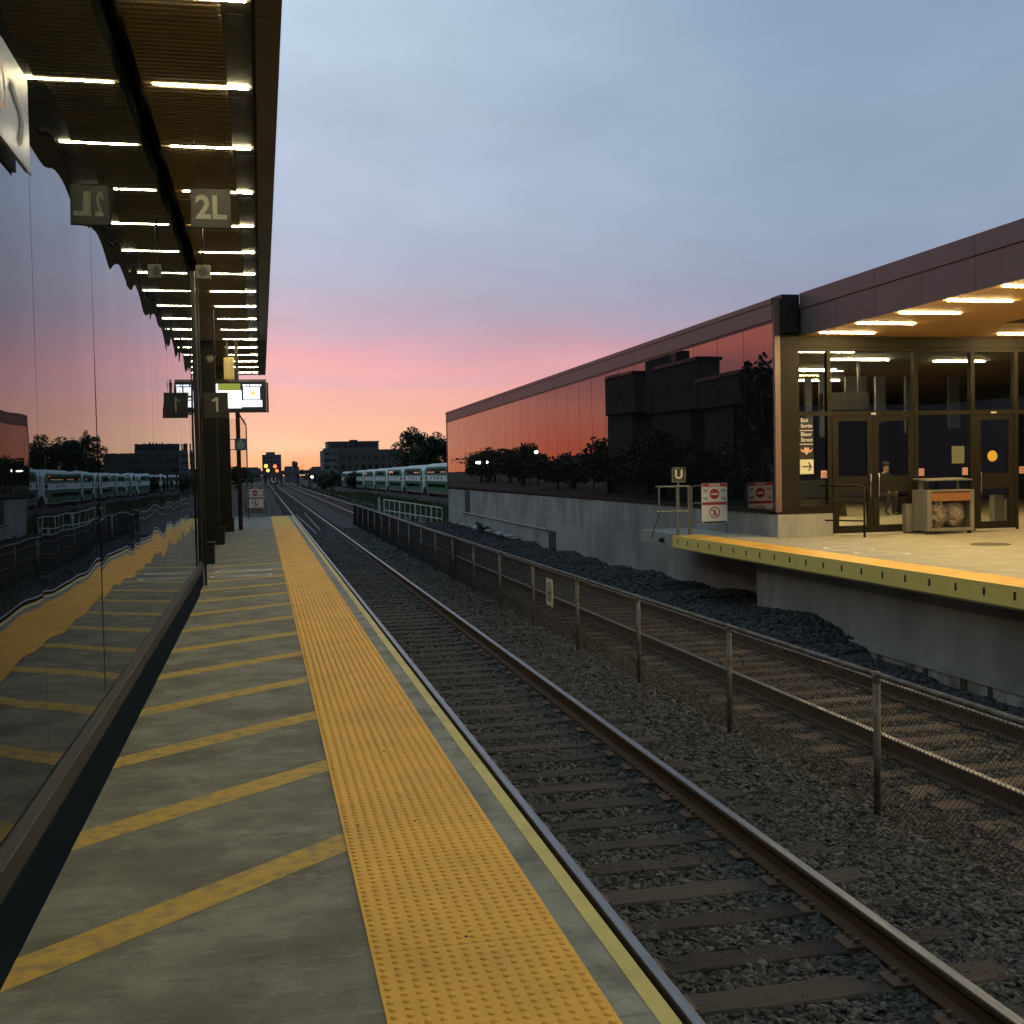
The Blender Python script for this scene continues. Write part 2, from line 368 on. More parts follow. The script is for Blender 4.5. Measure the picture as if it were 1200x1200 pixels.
for (y0,y1,d) in ((8,24,420),(24,42,190),(42,62,80)):
    n=int(2.1*(y1-y0)*d); x=rng.uniform(7.7,9.95,n); y=rng.uniform(y0,y1,n); s=rng.uniform(.025,.06,n)
    P.append(np.stack([x,y,GZ+.05+np.interp(x,bx,bz)*np.where(y<15.5,1,.4)+bank_h(x,y)],1)); S.append(s)
o=stones('loose_dark_stones',np.concatenate(P),np.concatenate(S),'mound'); tag(o,'dark blue grey crushed stone banked against the far concrete wall','stones',kind='stuff')

# ------------------------------------------------------------------ tracks
def rail_profile():
    h=.175
    return [(-.07,0),(.07,0),(.07,.012),(.012,.035),(.010,.125),(.034,.138),(.036,.165),(.028,h),(-.028,h),(-.036,.165),(-.034,.138),(-.010,.125),(-.012,.035),(-.07,.012)]
RT=-1.25; RB=RT-.175
def make_track(xc,y0,y1,label,zoff=0,ties=True,n_ind=100,tm='tie',seg=None):
    root=empty('railway_track',(xc,y0,RB+zoff),label,'railway track')
    for s in (-1,1):
        x=xc+s*.747
        body=MB(); body.prism([(x+p[0],RB+zoff+p[1]) for p in rail_profile()],'y',y0,y1)
        rl=body.build('rail','rail_rust',root)
        hd=MB(); hd.prism([(x-.029,RT+zoff+.0005),(x+.029,RT+zoff+.0005),(x+.034,RT+zoff-.006),(x+.03,RT+zoff+.002),(x-.03,RT+zoff+.002),(x-.034,RT+zoff-.006)],'y',y0,y1)
        hd.build('running_surface','rail_top',rl)
    if not ties: return root
    protos=[]
    for k in range(5):
        w=.115+random.uniform(-.012,.012); mb=MB(); L=1.30
        nn=14; vs=[];fs=[]
        for i in range(nn+1):
            xx=-L+2*L*i/nn
            wv=w+random.uniform(-.008,.008); zt=random.uniform(-.008,.006)
            for (a,b) in ((-wv,-.16),(wv,-.16),(wv,zt-.012),(wv-.015,zt),(-wv+.015,zt+random.uniform(-.004,.004)),(-wv,zt-.012)):
                vs.append((xx,a,b))
        for i in range(nn):
            for q in range(6):
                fs.append((i*6+q,i*6+(q+1)%6,(i+1)*6+(q+1)%6,(i+1)*6+q))
        fs.append(tuple(range(5,-1,-1))); fs.append(tuple(nn*6+q for q in range(6)))
        mb.add(vs,fs); me=mb.build('sleeper',tm if k%2 else ('tie' if tm=='tie' else 'tie_lit')); protos.append(me)
    pl=MB()
    pl.box(-.18,.18,-.09,.09,.0,.014)
    for (a,b) in ((-.1,-.05),(-.1,.05),(.1,-.05),(.1,.05)): pl.tube([(a,b,.014),(a,b,.04)],.013,6); pl.box(a-.02,a+.02,b-.014,b+.014,.036,.048)
    plo=pl.build('tie_plate','plate')
    rest=MB(); i=0; y=y0+.3
    while y<y1:
        if i<n_ind:
            p=protos[random.randrange(5)]; c=p.copy(); COL.objects.link(c); c.parent=root
            c.location=(random.uniform(-.04,.04),y-y0+random.uniform(-.03,.03),-.006)
            c.rotation_euler=(random.uniform(-.01,.01),0,random.uniform(-.015,.015))
            if y<26:
                for s in (-1,1):
                    q=plo.copy(); COL.objects.link(q); q.parent=c; q.location=(s*.747-c.location.x,0,.0)
        else: rest.box(xc-1.3,xc+1.3,y-.11,y+.11,RB+zoff-.16,RB+zoff-.006)
        y+=.53+random.uniform(-.02,.02); i+=1
    if rest.v:
        r=rest.build('sleeper',tm,root); r['kind']='stuff'
    for p in protos: bpy.data.objects.remove(p)
    bpy.data.objects.remove(plo)
    return root
make_track(2.753,2.2,300,'near railway track with polished rails running beside the dotted yellow platform edge',n_ind=99)
make_track(6.73,5.0,300,'second railway track behind the chain link fence with brown sleepers toned paler for station light',n_ind=99,tm='tie_lit')
# two loose guard rails lying between the near rails
for (a,b,lab) in (((2.29,80.4),(2.49,54.9),'left of two loose thin rails lying on the near track sleepers'),((2.98,83.4),(2.81,57.3),'right of two loose thin rails lying on the near track sleepers')):
    mb=MB(); mb.prism([(x*.45,z*.45+RB+.004) for x,z in rail_profile()],'y',0,b and (a[1]-b[1]))
    o=mb.build('spare_rail','fence_tube'); o.location=(b[0],b[1],0)
    o.rotation_euler=(0,0,-math.atan2(a[0]-b[0],a[1]-b[1])); tag(o,lab,'spare rail','loose rails between the running rails')

# ------------------------------------------------------------------ near platform
PE=1.035
mb=MB(); mb.box(-9,PE-.045,-4,40.6,-1.7,0); plat=struct(mb.build('platform','concrete'))
mb=MB(); mb.box(.885,PE-.055,-3.9,40.55,0,.004); mb.build('edge_strip','curb_concrete',plat)
# yellow edge nosing in lengths
mb=MB(); y=-3.35
while y<40.5:
    y1=min(y+3.04,40.6); mb.box(PE-.055,PE,y+.003,y1-.003,-.16,.006); y=y1
mb.build('edge_nosing','edge_paint',plat)
# tactile strip with real domes
tx0,tx1=.285,.885
mb=MB(); y=-3.9
while y<40.5:
    y1=min(y+1.22,40.55); mb.box(tx0+.001,tx1-.001,y+.0015,y1-.0015,0,.007); y=y1
tact=mb.build('tactile_strip','tactile',plat)
mb=MB(); y=-3.9+1.22
while y<26:
    if y>2: mb.box(tx0,tx1,y-.0016,y+.0016,.0055,.0073)
    y+=1.22
mb.build('tile_seam','paint',plat)
mb=MB(); y=-3.9
while y<14:
    if y>1:
        for yy in (y+.05,):
            for xx in (tx0+.0655,tx1-.0655,(tx0+tx1)/2): mb.tube([(xx,yy+.0,.006),(xx,yy,.0088)],.006,8)
    y+=1.22
mb.build('fixing_screw','rail_rust',plat)
cols=np.linspace(tx0+.023,tx1-.023,14); rows=np.arange(2.4,40.4,.0427)
n8=8; base=[]; 
for r,z in ((.0125,0),(.0098,.0032),(.0055,.0048)):
    for k in range(n8): base.append((r*math.cos(k*6.2832/n8),r*math.sin(k*6.2832/n8),z))
base=np.array(base)
fq=[]
for j in range(2):
    for k in range(n8): fq.append((j*n8+k,j*n8+(k+1)%n8,(j+1)*n8+(k+1)%n8,(j+1)*n8+k))
fq.append((16,17,18,19)); fq.append((16,19,20,23)); fq.append((20,21,22,23)); fq=np.array(fq)
CX,CY=np.meshgrid(cols,rows); c=np.stack([CX.ravel(),CY.ravel(),np.full(CX.size,.007)],1)
V=(base[None]+c[:,None,:]).reshape(-1,3); F=(fq[None]+np.arange(len(c))[:,None,None]*24).reshape(-1,4)
dm=np_mesh('tactile_domes',V,F,'tactile',tact,smooth=False); dm['kind']='stuff'
# diagonal yellow stripes painted across the walkway
k=3; y=-.37
while y<20:
    yl=3.45+1.267*(k-3); yr=4.53+1.225*(k-3)
    if yl>19.2: break
    w=.20
    mb=MB(); mb.add([(-.79,yl-.03,.0018),(-.79,yl+w*1.05,.0018),(.30,yr+w*.55,.0018),(.30,yr-w*.55,.0018)],[(3,2,1,0)])
    ob=mb.build('painted_stripe','paint',plat); k+=1; y=yl
# white floor marking (outlined rounded boxes) near the middle
def floor_mark(xc,yc,w,d,par,z,rot=0):
    mb=MB()
    for (ox,oy) in ((0,0),):
        n=28; pts=[]
        for q in range(n):
            a=2*math.pi*q/n; px=math.copysign(abs(math.cos(a))**.6,math.cos(a))*w/2; py=math.copysign(abs(math.sin(a))**.6,math.sin(a))*d/2
            pts.append((xc+px,yc+py))
        vs=[];fs=[]
        for (x,y) in pts:
            vx=(x-xc);vy=(y-yc); vs.append((x,y,z)); vs.append((xc+vx*(1-.055/w*2),yc+vy*(1-.055/d*2),z))
        for q in range(n): a=2*q;b=2*((q+1)%n); fs.append((a,b,b+1,a+1))
        mb.add(vs,fs)
    mb.add([(xc-w*.28,yc-.02,z),(xc+w*.28,yc-.02,z),(xc+w*.28,yc+.03,z),(xc-w*.28,yc+.03,z)],[(0,1,2,3)])
    mb.add([(xc+w*.05,yc-.12,z),(xc+w*.2,yc-.12,z),(xc+w*.2,yc-.05,z),(xc+w*.05,yc-.05,z)],[(0,1,2,3)])
    return mb.build('floor_marking','white_paint',par)
floor_mark(-.30,17.85,.86,.34,plat,.004); floor_mark(-.32,16.95,.9,.34,plat,.004)

# ------------------------------------------------------------------ glass wall on the left
GX=-.81; WY0,WY1=-2.2,15.70
wall=empty('glass_wall',(GX,8.5,0),'long reflective dark glass wall on a dark kerb along the left of the platform','glass wall')
mb=MB(); mb.box(GX-.2,-.768,WY0,14.45,0,.222); mb.build('kerb','kerb',wall)
mb=MB(); mb.prism([(GX-.02,.2225),(-.776,.2225),(-.780,.300),(-.785,.302),(-.800,.332),(GX-.02,.334)],'y',WY0,WY1-.06); mb.build('sill','sill',wall)
mb=MB(); mb.box(GX-.10,-.79,14.46,WY1-.06,.0,.221); mb.build('end_sill','kerb',wall)
joints=[4.56+1.583*k for k in range(-4,7)]+[WY1-.04]
for i in range(len(joints)-1):
    a,b=joints[i]+.004,joints[i+1]-.004
    ny=22; nz=34; ph=random.uniform(0,6); ph2=random.uniform(0,6); am=random.uniform(.00045,.00085); tl=random.uniform(-.0006,.0006)
    vs=[]
    for j in range(nz+1):
        z=.345+3.82*j/nz
        for q in range(ny+1):
            y=a+(b-a)*q/ny; u=q/ny
            w=am*math.sin(2*math.pi*u*1.0+ph)+.0004*math.sin(z*2.1+ph2)*math.cos(u*4+ph)+ .0003*math.sin(y*7.3+z*1.7+ph2)+tl*(u-.5)+.0005*math.sin(z*1.1+ph)
            w+=.00018*math.sin(z*9+ph)*math.sin(y*13+ph2)
            vs.append((GX+w,y,z))
    fs=[(j*(ny+1)+q,j*(ny+1)+q+1,(j+1)*(ny+1)+q+1,(j+1)*(ny+1)+q) for j in range(nz) for q in range(ny)]
    mb=MB(); mb.add(vs,fs); mb.build('glass_pane','glassL',wall,smooth=True)
    mb=MB(); mb.box(GX-.03,GX-.004,joints[i]-.014,joints[i]+.014,.34,4.17); mb.build('joint_strip','black_metal',wall)
mb=MB(); mb.tube([(GX+.022,WY0,4.205),(GX+.022,WY1,4.205)],.052,14); mb.build('top_rail','black_gloss',wall,smooth=True)
mb=MB(); mb.box(GX-.02,GX+.028,WY1-.055,WY1+.02,0.0,4.22); mb.build('end_post','black_metal',wall)
mb=MB(); mb.tube([(GX+.055,WY1-.02,.0),(GX+.055,WY1-.02,4.2)],.016,10); mb.build('steel_tube','sill',wall,smooth=True)
mb=MB(); mb.box(-6.5,GX-.14,WY0,WY1-.12,0,4.19); bk=mb.build('backing_wall','interior_wall',wall)
# sign on the glass at the far left
s=empty('wall_sign',(-.785,4.0,2.55),'white sign with a grey arrow fixed high on the glass wall at the far left','sign')
mb=MB(); mb.box(-.793,-.778,3.5,4.41,2.555,2.885); mb.build('panel','sign_grey',s)
mb=MB(); mb.box(-.7775,-.774,3.5,4.41,2.545,2.556); mb.build('frame','sign_black',s)
mb=MB(); mb.add([(-.7745,4.12,2.80),(-.7745,4.32,2.70),(-.7745,4.24,2.60),(-.7745,4.20,2.61),(-.7745,4.25,2.70),(-.7745,4.09,2.76)],[(0,1,2,3,4,5)]); mb.build('arrow','bin_grey',s)
mb=MB(); mb.ring((-.7775,3.95,2.72),.08,.025,'x'); mb.build('emblem','sticker',s)

# ------------------------------------------------------------------ left canopy
can=empty('platform_canopy',(-.8,15,4.27),'long flat canopy with ribbed brown soffit and light strips over the near platform','canopy')
CY0,CY1=-2.2,33.3; SZ=4.27
mb=MB(); y=CY0; st_=.0735
while y<CY1-.08:
    mb.box(-4.0,-.164,y,y+st_*.5,SZ+.018,SZ+.035); mb.box(-4.0,-.164,y+st_*.5,y+st_,SZ+.002,SZ+.018) ; y+=st_
mb.box(-4.0,-.164,CY0,CY1,SZ+.037,SZ+.06); mb.build('ribbed_soffit','soffit',can)
mb=MB(); y=CY0
while y<CY1:
    mb.box(-.162,.015,y+.004,min(y+3.16,CY1),SZ+.012,SZ+.05); y+=3.166
mb.build('soffit_panel','soffit_flat',can)
mb=MB(); mb.box(.017,.04,CY0,CY1,SZ-.012,SZ+.05); mb.build('drip_ledge','bronze',can)
mb=MB(); y=CY0
while y<CY1:
    mb.box(.042,.20,y+.005,min(y+1.578,CY1),SZ+.004,SZ+.30); y+=1.583
mb.build('fascia','fascia',can)
mb=MB(); mb.box(-5,.19,CY0,CY1,SZ+.062,SZ+.28); mb.build('roof_deck','black_metal',can)
yl=7.065-1.583*5
while yl<33:
    mb=MB(); mb.box(-.675,-.345,yl-.018,yl+.018,SZ-.0015,SZ+.0015); mb.box(-.33,-.012,yl-.018,yl+.018,SZ-.0015,SZ+.0015)
    mb.build('light_strip','lampL',can)
    mb=MB(); mb.box(-.14,-.03,yl+.23,yl+.42,SZ+.005,SZ+.0118); mb.build('bracket_box','black_metal',can)
    yl+=1.583
# ------------------------------------------------------------------ hanging things
s=empty('hanging_sign',(-.34,9.8,3.5),'square grey hanging sign reading 2L under the platform canopy','sign')
mb=MB(); mb.box(-.50,-.185,9.787,9.813,3.50,3.815); p=mb.build('sign_panel','sign_brown',s)
fr=MB()
for (a,b,c2,d) in ((-.505,-.18,3.493,3.502),(-.505,-.18,3.813,3.822),(-.505,-.497,3.502,3.813),(-.188,-.18,3.502,3.813)): fr.box(a,b,9.782,9.818,c2,d)
fr.build('frame','sill',s)
text('2L',.265,(-.343,9.784,3.652),'lettering','sign_letter',s,bold=.007,sx=.95)
for x in (-.47,-.215):
    mb=MB(); mb.tube([(x,9.8,3.82),(x,9.8,4.29)],.004,6); mb.build('hanger_rod','sill',s)
s=empty('hanging_sign',(-.55,15.6,2.2),'dark blade sign reading 1 fixed beside the end post of the glass wall','sign')
mb=MB(); mb.box(-.71,-.40,15.58,15.62,2.22,2.55); mb.build('sign_panel','sign_brown',s)
mb=MB(); mb.prism([(-.555,2.30),(-.525,2.30),(-.525,2.485),(-.55,2.485),(-.605,2.455),(-.605,2.425),(-.555,2.445)],'y',15.574,15.579); mb.build('lettering','sign_letter',s)
mb=MB(); mb.box(-.765,-.71,15.585,15.615,2.26,2.28); mb.box(-.765,-.71,15.585,15.615,2.49,2.51); mb.build('bracket','black_metal',s)
s=empty('loudspeaker',(-.55,13.1,3.6),'small square loudspeaker box below the canopy beside the glass wall','loudspeaker')
mb=MB(); mb.box(-.64,-.48,13.0,13.15,3.61,3.76); mb.build('housing','bin_grey',s,bevel=.008)
mb=MB(); mb.ring((-.56,12.998,3.685),.05,.05,'y',t=.006); mb.build('speaker_grille','black_metal',s)
mb=MB(); mb.tube([(-.56,13.08,3.76),(-.56,13.08,4.29)],.010,8); mb.build('hanger_rod','black_metal',s)
s=empty('security_camera',(-.85,20,3.4),'small lit dome security camera hanging from the canopy past the glass wall end','camera')
mb=MB(); mb.box(-.92,-.66,20.0,20.25,3.50,3.56); mb.build('bracket','bronze',s)
mb=MB(); mb.ball((-.80,20.1,3.44),.07); mb.build('dome','white_metal',s,smooth=True)
mb=MB(); mb.tube([(-.72,20.1,3.56),(-.72,20.1,4.29)],.02,8); mb.build('hanger_rod','black_metal',s)

# monitor
s=empty('information_display',(-.55,25,2.8),'large lit arrivals screen hanging crosswise under the canopy behind the sign reading 1','display screen')
MY=25.0
mb=MB(); mb.box(-1.14,.155,MY,MY+.22,2.79,3.45); mb.build('housing','black_metal',s,bevel=.012)
mb=MB(); mb.box(-1.15,.16,MY-.03,MY,3.452,3.48); mb.box(.16,.20,MY+.01,MY+.24,2.79,3.42); mb.build('trim','sill',s)
scr=MB(); scr.box(-1.08,.09,MY-.008,MY-.001,2.86,3.40); scr=scr.build('screen','scr_navy',s)
mb=MB(); mb.box(-1.08,-.36,MY-.013,MY-.009,2.875,3.25); mb.box(-1.0,-.84,MY-.013,MY-.009,3.25,3.39); mb.box(-.355,.065,MY-.013,MY-.009,2.90,3.04); mb.box(-.32,.02,MY-.013,MY-.009,3.06,3.32)
mb.build('lit_area','scr_white',scr)
mb=MB(); mb.box(-.83,-.38,MY-.013,MY-.009,3.255,3.395); mb.build('header_band','scr_olive',scr)
mb=MB(); mb.ring((-.12,MY-.014,3.19),.05,.05,'y',t=.002,n=16); mb.box(-.20,-.06,MY-.016,MY-.014,3.09,3.12); mb.build('logo_patch','scr_yel',scr)
mb=MB()
for (a,b) in ((-.33,-.25),(-.235,-.20),(-.18,-.08),(-.065,.02),(.03,.055)): mb.box(a,b,MY-.013,MY-.009,3.338,3.375)
mb.build('heading_text','scr_white',scr)
mb=MB(); mb.box(-.71,-.50,MY+.02,MY+.18,3.50,3.95); mb.build('mast_cover','mast_cover',s)
mb=MB(); mb.box(-.48,-.41,MY+.02,MY+.18,3.45,4.28); mb.box(-.66,-.60,MY+.05,MY+.12,3.96,4.28); mb.build('hanger_post','black_metal',s)

# pillars beyond the glass wall
for i,(y,lab) in enumerate(((19.6,'nearest dark pillar with low plinth right behind the end of the glass wall'),(25.0,'second dark pillar with plinth under the arrivals screen'),(30.5,'third dark pillar with plinth just before the blue sign'))):
    s=empty('canopy_pillar',(-1.05,y,0),lab,'pillar','dark pillars carrying the near canopy')
    x1=-.79 if i<2 else -.72
    mb=MB(); mb.box(-1.45,x1,y-.17,y+.17,0,.33); mb.build('plinth','pillar',s,bevel=.01)
    mb=MB(); mb.box(-1.46,x1+.02,y-.18,y+.18,.33,.355); mb.build('plinth_cap','bronze',s)
    sx={0:(-1.35,-.96),1:(-1.2,-.88),2:(-1.15,-.76)}[i]
    mb=MB(); mb.box(sx[0],sx[1],y-.14,y+.14,.355,4.272); mb.build('shaft','pillar',s)
s=empty('enclosure_wall',(-2.5,30,0),'dark panelled wall standing behind the row of pillars','wall')
mb=MB(); y=20.2
while y<33:
    mb.box(-1.75,-1.6,y,min(y+1.48,33.2),0,4.26); y+=1.5
mb.build('wall_panel','pillar',s)
# end glass screen
s=empty('glass_screen',(-.8,39.6,0),'clear glass screen with thin frame across the far end of the platform','glass screen')
mb=MB(); mb.box(-1.25,-.46,39.59,39.602,.1,3.35); mb.build('glass_pane','glassE',s)
mb=MB(); mb.box(-.47,-.43,39.57,39.62,0,3.1); mb.box(-1.29,-1.25,39.57,39.62,0,3.45); mb.build('frame','black_metal',s)
mb=MB(); mb.tube([(-.70,39.6,3.55),(-.45,39.6,3.12)],.03,6); mb.build('brace','black_metal',s)
s=empty('accessibility_sign',(-.55,31.2,0),'small square blue sign with pictogram on a thin dark pole','sign')
mb=MB(); mb.box(-.62,-.51,31.15,31.27,0,4.28); mb.build('pole','bronze',s)
mb=MB(); mb.box(-.66,-.37,31.1,31.13,2.11,2.42); mb.build('sign_panel','sign_blue',s)
mb=MB(); mb.ring((-.51,31.097,2.24),.085,.02,'y',n=20); mb.box(-.56,-.46,31.092,31.096,2.23,2.25); mb.ball((-.51,31.095,2.36),.02,8,4); mb.build('pictogram','sign_letter',s)
mb=MB(); mb.box(-.80,-.66,31.1,31.12,2.39,2.41); mb.box(-.80,-.66,31.1,31.12,2.12,2.14); mb.build('bracket','black_metal',s)

# warning sign builder --------------------------------------------------------
def warning_sign(name,label,x0,x1,y,z0,z1,posts=(),thin=.012,par_group=None):
    s=empty(name,((x0+x1)/2,y,z0),label,'sign',par_group); w=x1-x0; h=z1-z0; zm=z0+h*.46
    mb=MB(); mb.box(x0,x1,y-thin/2,y+thin/2,z0,z1); mb.build('sign_panel','sign_white',s)
    f=y-thin/2
    mb=MB(); mb.box(x0+.01,x1-.01,f-.003,f,z1-h*.085,z1-.006); mb.box(x0+.01,x1-.01,f-.003,f,zm,zm+h*.07); r=mb.build('red_band','sign_red',s)
    text('DANGER',h*.07,((x0+x1)/2,f-.005,z1-h*.045),'lettering','sign_white',s,bold=.002)
    c=((x0+x1)/2,z0+h*.73); R=w*.19
    mb=MB(); mb.ring((c[0],f,c[1]),R,R*.999,'y'); mb.build('no_entry_disc','sign_red',s)
    mb=MB(); mb.box(c[0]-R*.72,c[0]+R*.72,f-.007,f-.0035,c[1]-R*.17,c[1]+R*.17); mb.build('no_entry_bar','sign_white',s)
    mb=MB()
    for px in (-1,1):
        for k_,(ww,zz) in enumerate(((.10,.115),(.13,.085),(.09,.055),(.13,-.085),(.11,-.115),(.08,-.14))):
            cx=c[0]+px*w*.35; mb.box(cx-w*ww*.8,cx+w*ww*.8,f-.002,f,c[1]+h*zz-h*.006,c[1]+h*zz+h*.006)
    mb.build('small_text','sign_black',s)
    c=((x0+x1)/2,z0+h*.27); R=w*.21
    mb=MB(); mb.ring((c[0],f,c[1]),R,R*.17,'y',t=.004)
    mb.add([(c[0]-R*.66,f-.0045,c[1]+R*.54),(c[0]-R*.54,f-.0045,c[1]+R*.66),(c[0]+R*.66,f-.0045,c[1]-R*.54),(c[0]+R*.54,f-.0045,c[1]-R*.66)],[(0,1,2,3)])
    mb.build('prohibition_ring','sign_red',s)
    mb=MB(); mb.ring((c[0],f,c[1]+R*.5),R*.13,R*.13,'y',n=12)
    mb.add([(c[0]-R*.13,f-.003,c[1]+R*.33),(c[0]+R*.16,f-.003,c[1]+R*.33),(c[0]+R*.12,f-.003,c[1]-R*.1),(c[0]+R*.38,f-.003,c[1]-R*.62),(c[0]+R*.22,f-.003,c[1]-R*.66),(c[0],f-.003,c[1]-R*.2),(c[0]-R*.25,f-.003,c[1]-R*.62),(c[0]-R*.4,f-.003,c[1]-R*.56),(c[0]-R*.13,f-.003,c[1]-R*.05)],[tuple(range(9))])
    mb.build('pedestrian_pictogram','sign_black',s)
    mb=MB(); mb.box(x0+.02,x1-.02,f-.003,f,z0+.008,z0+h*.05); mb.build('black_band','sign_black',s)
    if posts:
        mb=MB()
        for px,pz in posts: mb.tube([(px,y+.03,pz),(px,y+.03,z1-.03)],.02,8)
        mb.build('post','steel',s)
    return s
warning_sign('warning_sign','pink lit danger sign with no entry disc at the far end of the near platform',-.50,.05,40.7,.27,1.02,posts=((-.4,0),(-.05,0)))
s=empty('end_gate',(0,40.75,0),'grey steel gate closing the far end of the near platform','gate')
mb=MB()
for x in (-1.2,-.58,.16): mb.tube([(x,40.78,0),(x,40.78,1.1)],.022,8)
for z in (.15,.6,1.1): mb.tube([(-1.2,40.78,z),(.16,40.78,z)],.018,8)
mb.build('frame','steel',s)
mb=MB(); mb.box(-.56,.14,40.82,40.83,.12,.55); mb.build('infill_panel','bin_grey',s)
s=empty('marker_sign',(.42,41.6,-1.4),'small black U marker on a post beyond the near platform end','sign')
mb=MB(); mb.box(.29,.57,41.58,41.60,1.09,1.40); mb.build('sign_panel','sign_black',s)
mb=MB(); mb.tube([(.43,41.63,-1.47),(.43,41.63,1.3)],.025,8); mb.build('post','steel',s)
text('U',.26,(.43,41.575,1.245),'lettering','sign_white',s,bold=.008)

# ------------------------------------------------------------------ chain link fence
FX=4.9; FY0,FY1=2.4,63
fence=empty('chain_link_fence',(FX,FY0,GZ),'low rusty chain link fence standing in the ballast between the two tracks','fence')
y=8.5-3.05*2
while y<FY1+.1:
    mb=MB(); mb.tube([(FX,y,GZ-.05),(FX,y,-.31)],.030,12); pp=mb.build('post','fence_tube',fence,smooth=True)
    mb=MB(); mb.tube([(FX,y,-.36),(FX,y,-.30),(FX,y,-.26)],[.034,.036,.02],12); mb.build('post_cap','fence_tube',pp)
    y+=3.05
mb=MB(); mb.tube([(FX,FY0,-.285),(FX,FY1,-.285)],.024,10); mb.build('top_rail','fence_tube',fence,smooth=True)
H=1.10; z0=GZ+.06; d=.052
V=[];F=[]; th=.0019
def wires(y0,y1,d,th):
    ys_=np.arange(y0-H,y1,d)
    out=[]
    for sgn in (1,-1):
        a=np.stack([np.full_like(ys_,FX+.028+sgn*.002),ys_ if sgn>0 else ys_+H,np.full_like(ys_,z0)],1)
        b=np.stack([np.full_like(ys_,FX+.028+sgn*.002),ys_+H if sgn>0 else ys_,np.full_like(ys_,z0+H)],1)
        off=[(th,0,0),(0,th,0),(-th,0,0),(0,-th,0)]
        off=[(th,0,0),(-th*.5,th*.87,0),(-th*.5,-th*.87,0)]
        v=np.stack([a+o_ for o_ in off]+[b+o_ for o_ in off],1)
        out.append(v)
    v=np.concatenate(out); n=len(v)
    f=np.array([(0,1,4,3),(1,2,5,4),(2,0,3,5)])
    return v.reshape(-1,3),(f[None]+np.arange(n)[:,None,None]*6).reshape(-1,4)
v1,f1=wires(FY0,30,d,.0026); v2,f2=wires(30,FY1,d*2,.0048)
V=np.concatenate([v1,v2]); F=np.concatenate([f1,f2+len(v1)])
V=V-np.array([FX,FY0,GZ]); np_mesh('wire_mesh',V,F,'wire',fence)
s=empty('fence_sign',(FX,19.3,-.9),'small white sign with a red prohibition ring wired to the chain link fence','sign')
mb=MB(); mb.box(FX-.045,FX-.035,19.08,19.52,-.93,-.46); mb.build('sign_panel','sign_cream',s)
mb=MB(); mb.ring((FX-.046,19.30,-.69),.17,.03,'x'); mb.build('prohibition_ring','sign_red',s)
mb=MB(); mb.box(FX-.049,FX-.046,19.27,19.33,-.82,-.60); mb.box(FX-.049,FX-.046,19.2,19.4,-.72,-.69); mb.build('pictogram','sign_black',s)

# ------------------------------------------------------------------ far platform
FE=8.40
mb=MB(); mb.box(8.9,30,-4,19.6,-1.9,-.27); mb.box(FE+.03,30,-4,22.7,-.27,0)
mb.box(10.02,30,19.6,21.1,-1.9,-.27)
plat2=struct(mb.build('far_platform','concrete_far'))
mb=MB(); mb.box(8.78,8.898,-4,19.6,-1.36,-1.27); mb.build('wall_ledge','wall_concrete',plat2)
mb=MB(); mb.box(8.885,8.899,-4,19.6,-1.27,-.275); mb.build('wall_face','wall_concrete',plat2)
mb=MB(); mb.box(8.80,8.898,-4,16.8,-1.8,-1.36); mb.build('old_footing','old_concrete',plat2)
ft=MB(); rr=random.Random(3)
y=2.0
while y<16.6:
    ft.box(8.785,8.80,y,y+rr.uniform(.06,.14),-1.62,-1.362); y+=rr.uniform(.5,1.3)
ft.build('rust_stain_strap','rail_rust',plat2)
mb=MB(); mb.box(FE+.03,FE+.64,-4,22.68,0,.005); mb.build('tactile_strip','tactile',plat2)
pn=MB(); sl=MB(); y=22.7; k=0
ylist=[22.7-2.86*i for i in range(0,10)]
for i in range(len(ylist)-1):
    pn.box(FE,FE+.028,ylist[i+1]+.006,ylist[i]-.002,-.24,.008)
y=22.4
while y>-3:
    sl.prism([(y-.022,-.06),(y+.022,-.06),(y+.022,-.155),(y-.022,-.155)],'x',FE-.003,FE+.001) ; y-=.572
pn.build('edge_panel','panel_yellow',plat2); sl.build('fixing_slot','slot',plat2)
mb=MB(); n=28; mb.add([(12.27+.30*math.cos(a),17.5+.32*math.sin(a),.004) for a in [2*math.pi*q/n for q in range(n)]],[tuple(range(n))]); 
mb.ring((12.27,17.5,.004),.33,.03,'z',n=28,t=.004); mb.build('manhole_cover','manhole',plat2)
floor_mark(9.68,17.65,.68,1.0,plat2,.006); floor_mark(9.62,16.5,.8,.75,plat2,.006)
# ledge slab beyond the platform end
mb=MB(); mb.box(8.75,9.99,22.705,25.8,-.30,-.02); mb.build('end_slab','plinth',plat2)
mb=MB(); mb.tube([(8.74,24.2,-.17),(8.64,24.2,-.19)],.05,10); mb.build('drain_spout','black_metal',plat2)

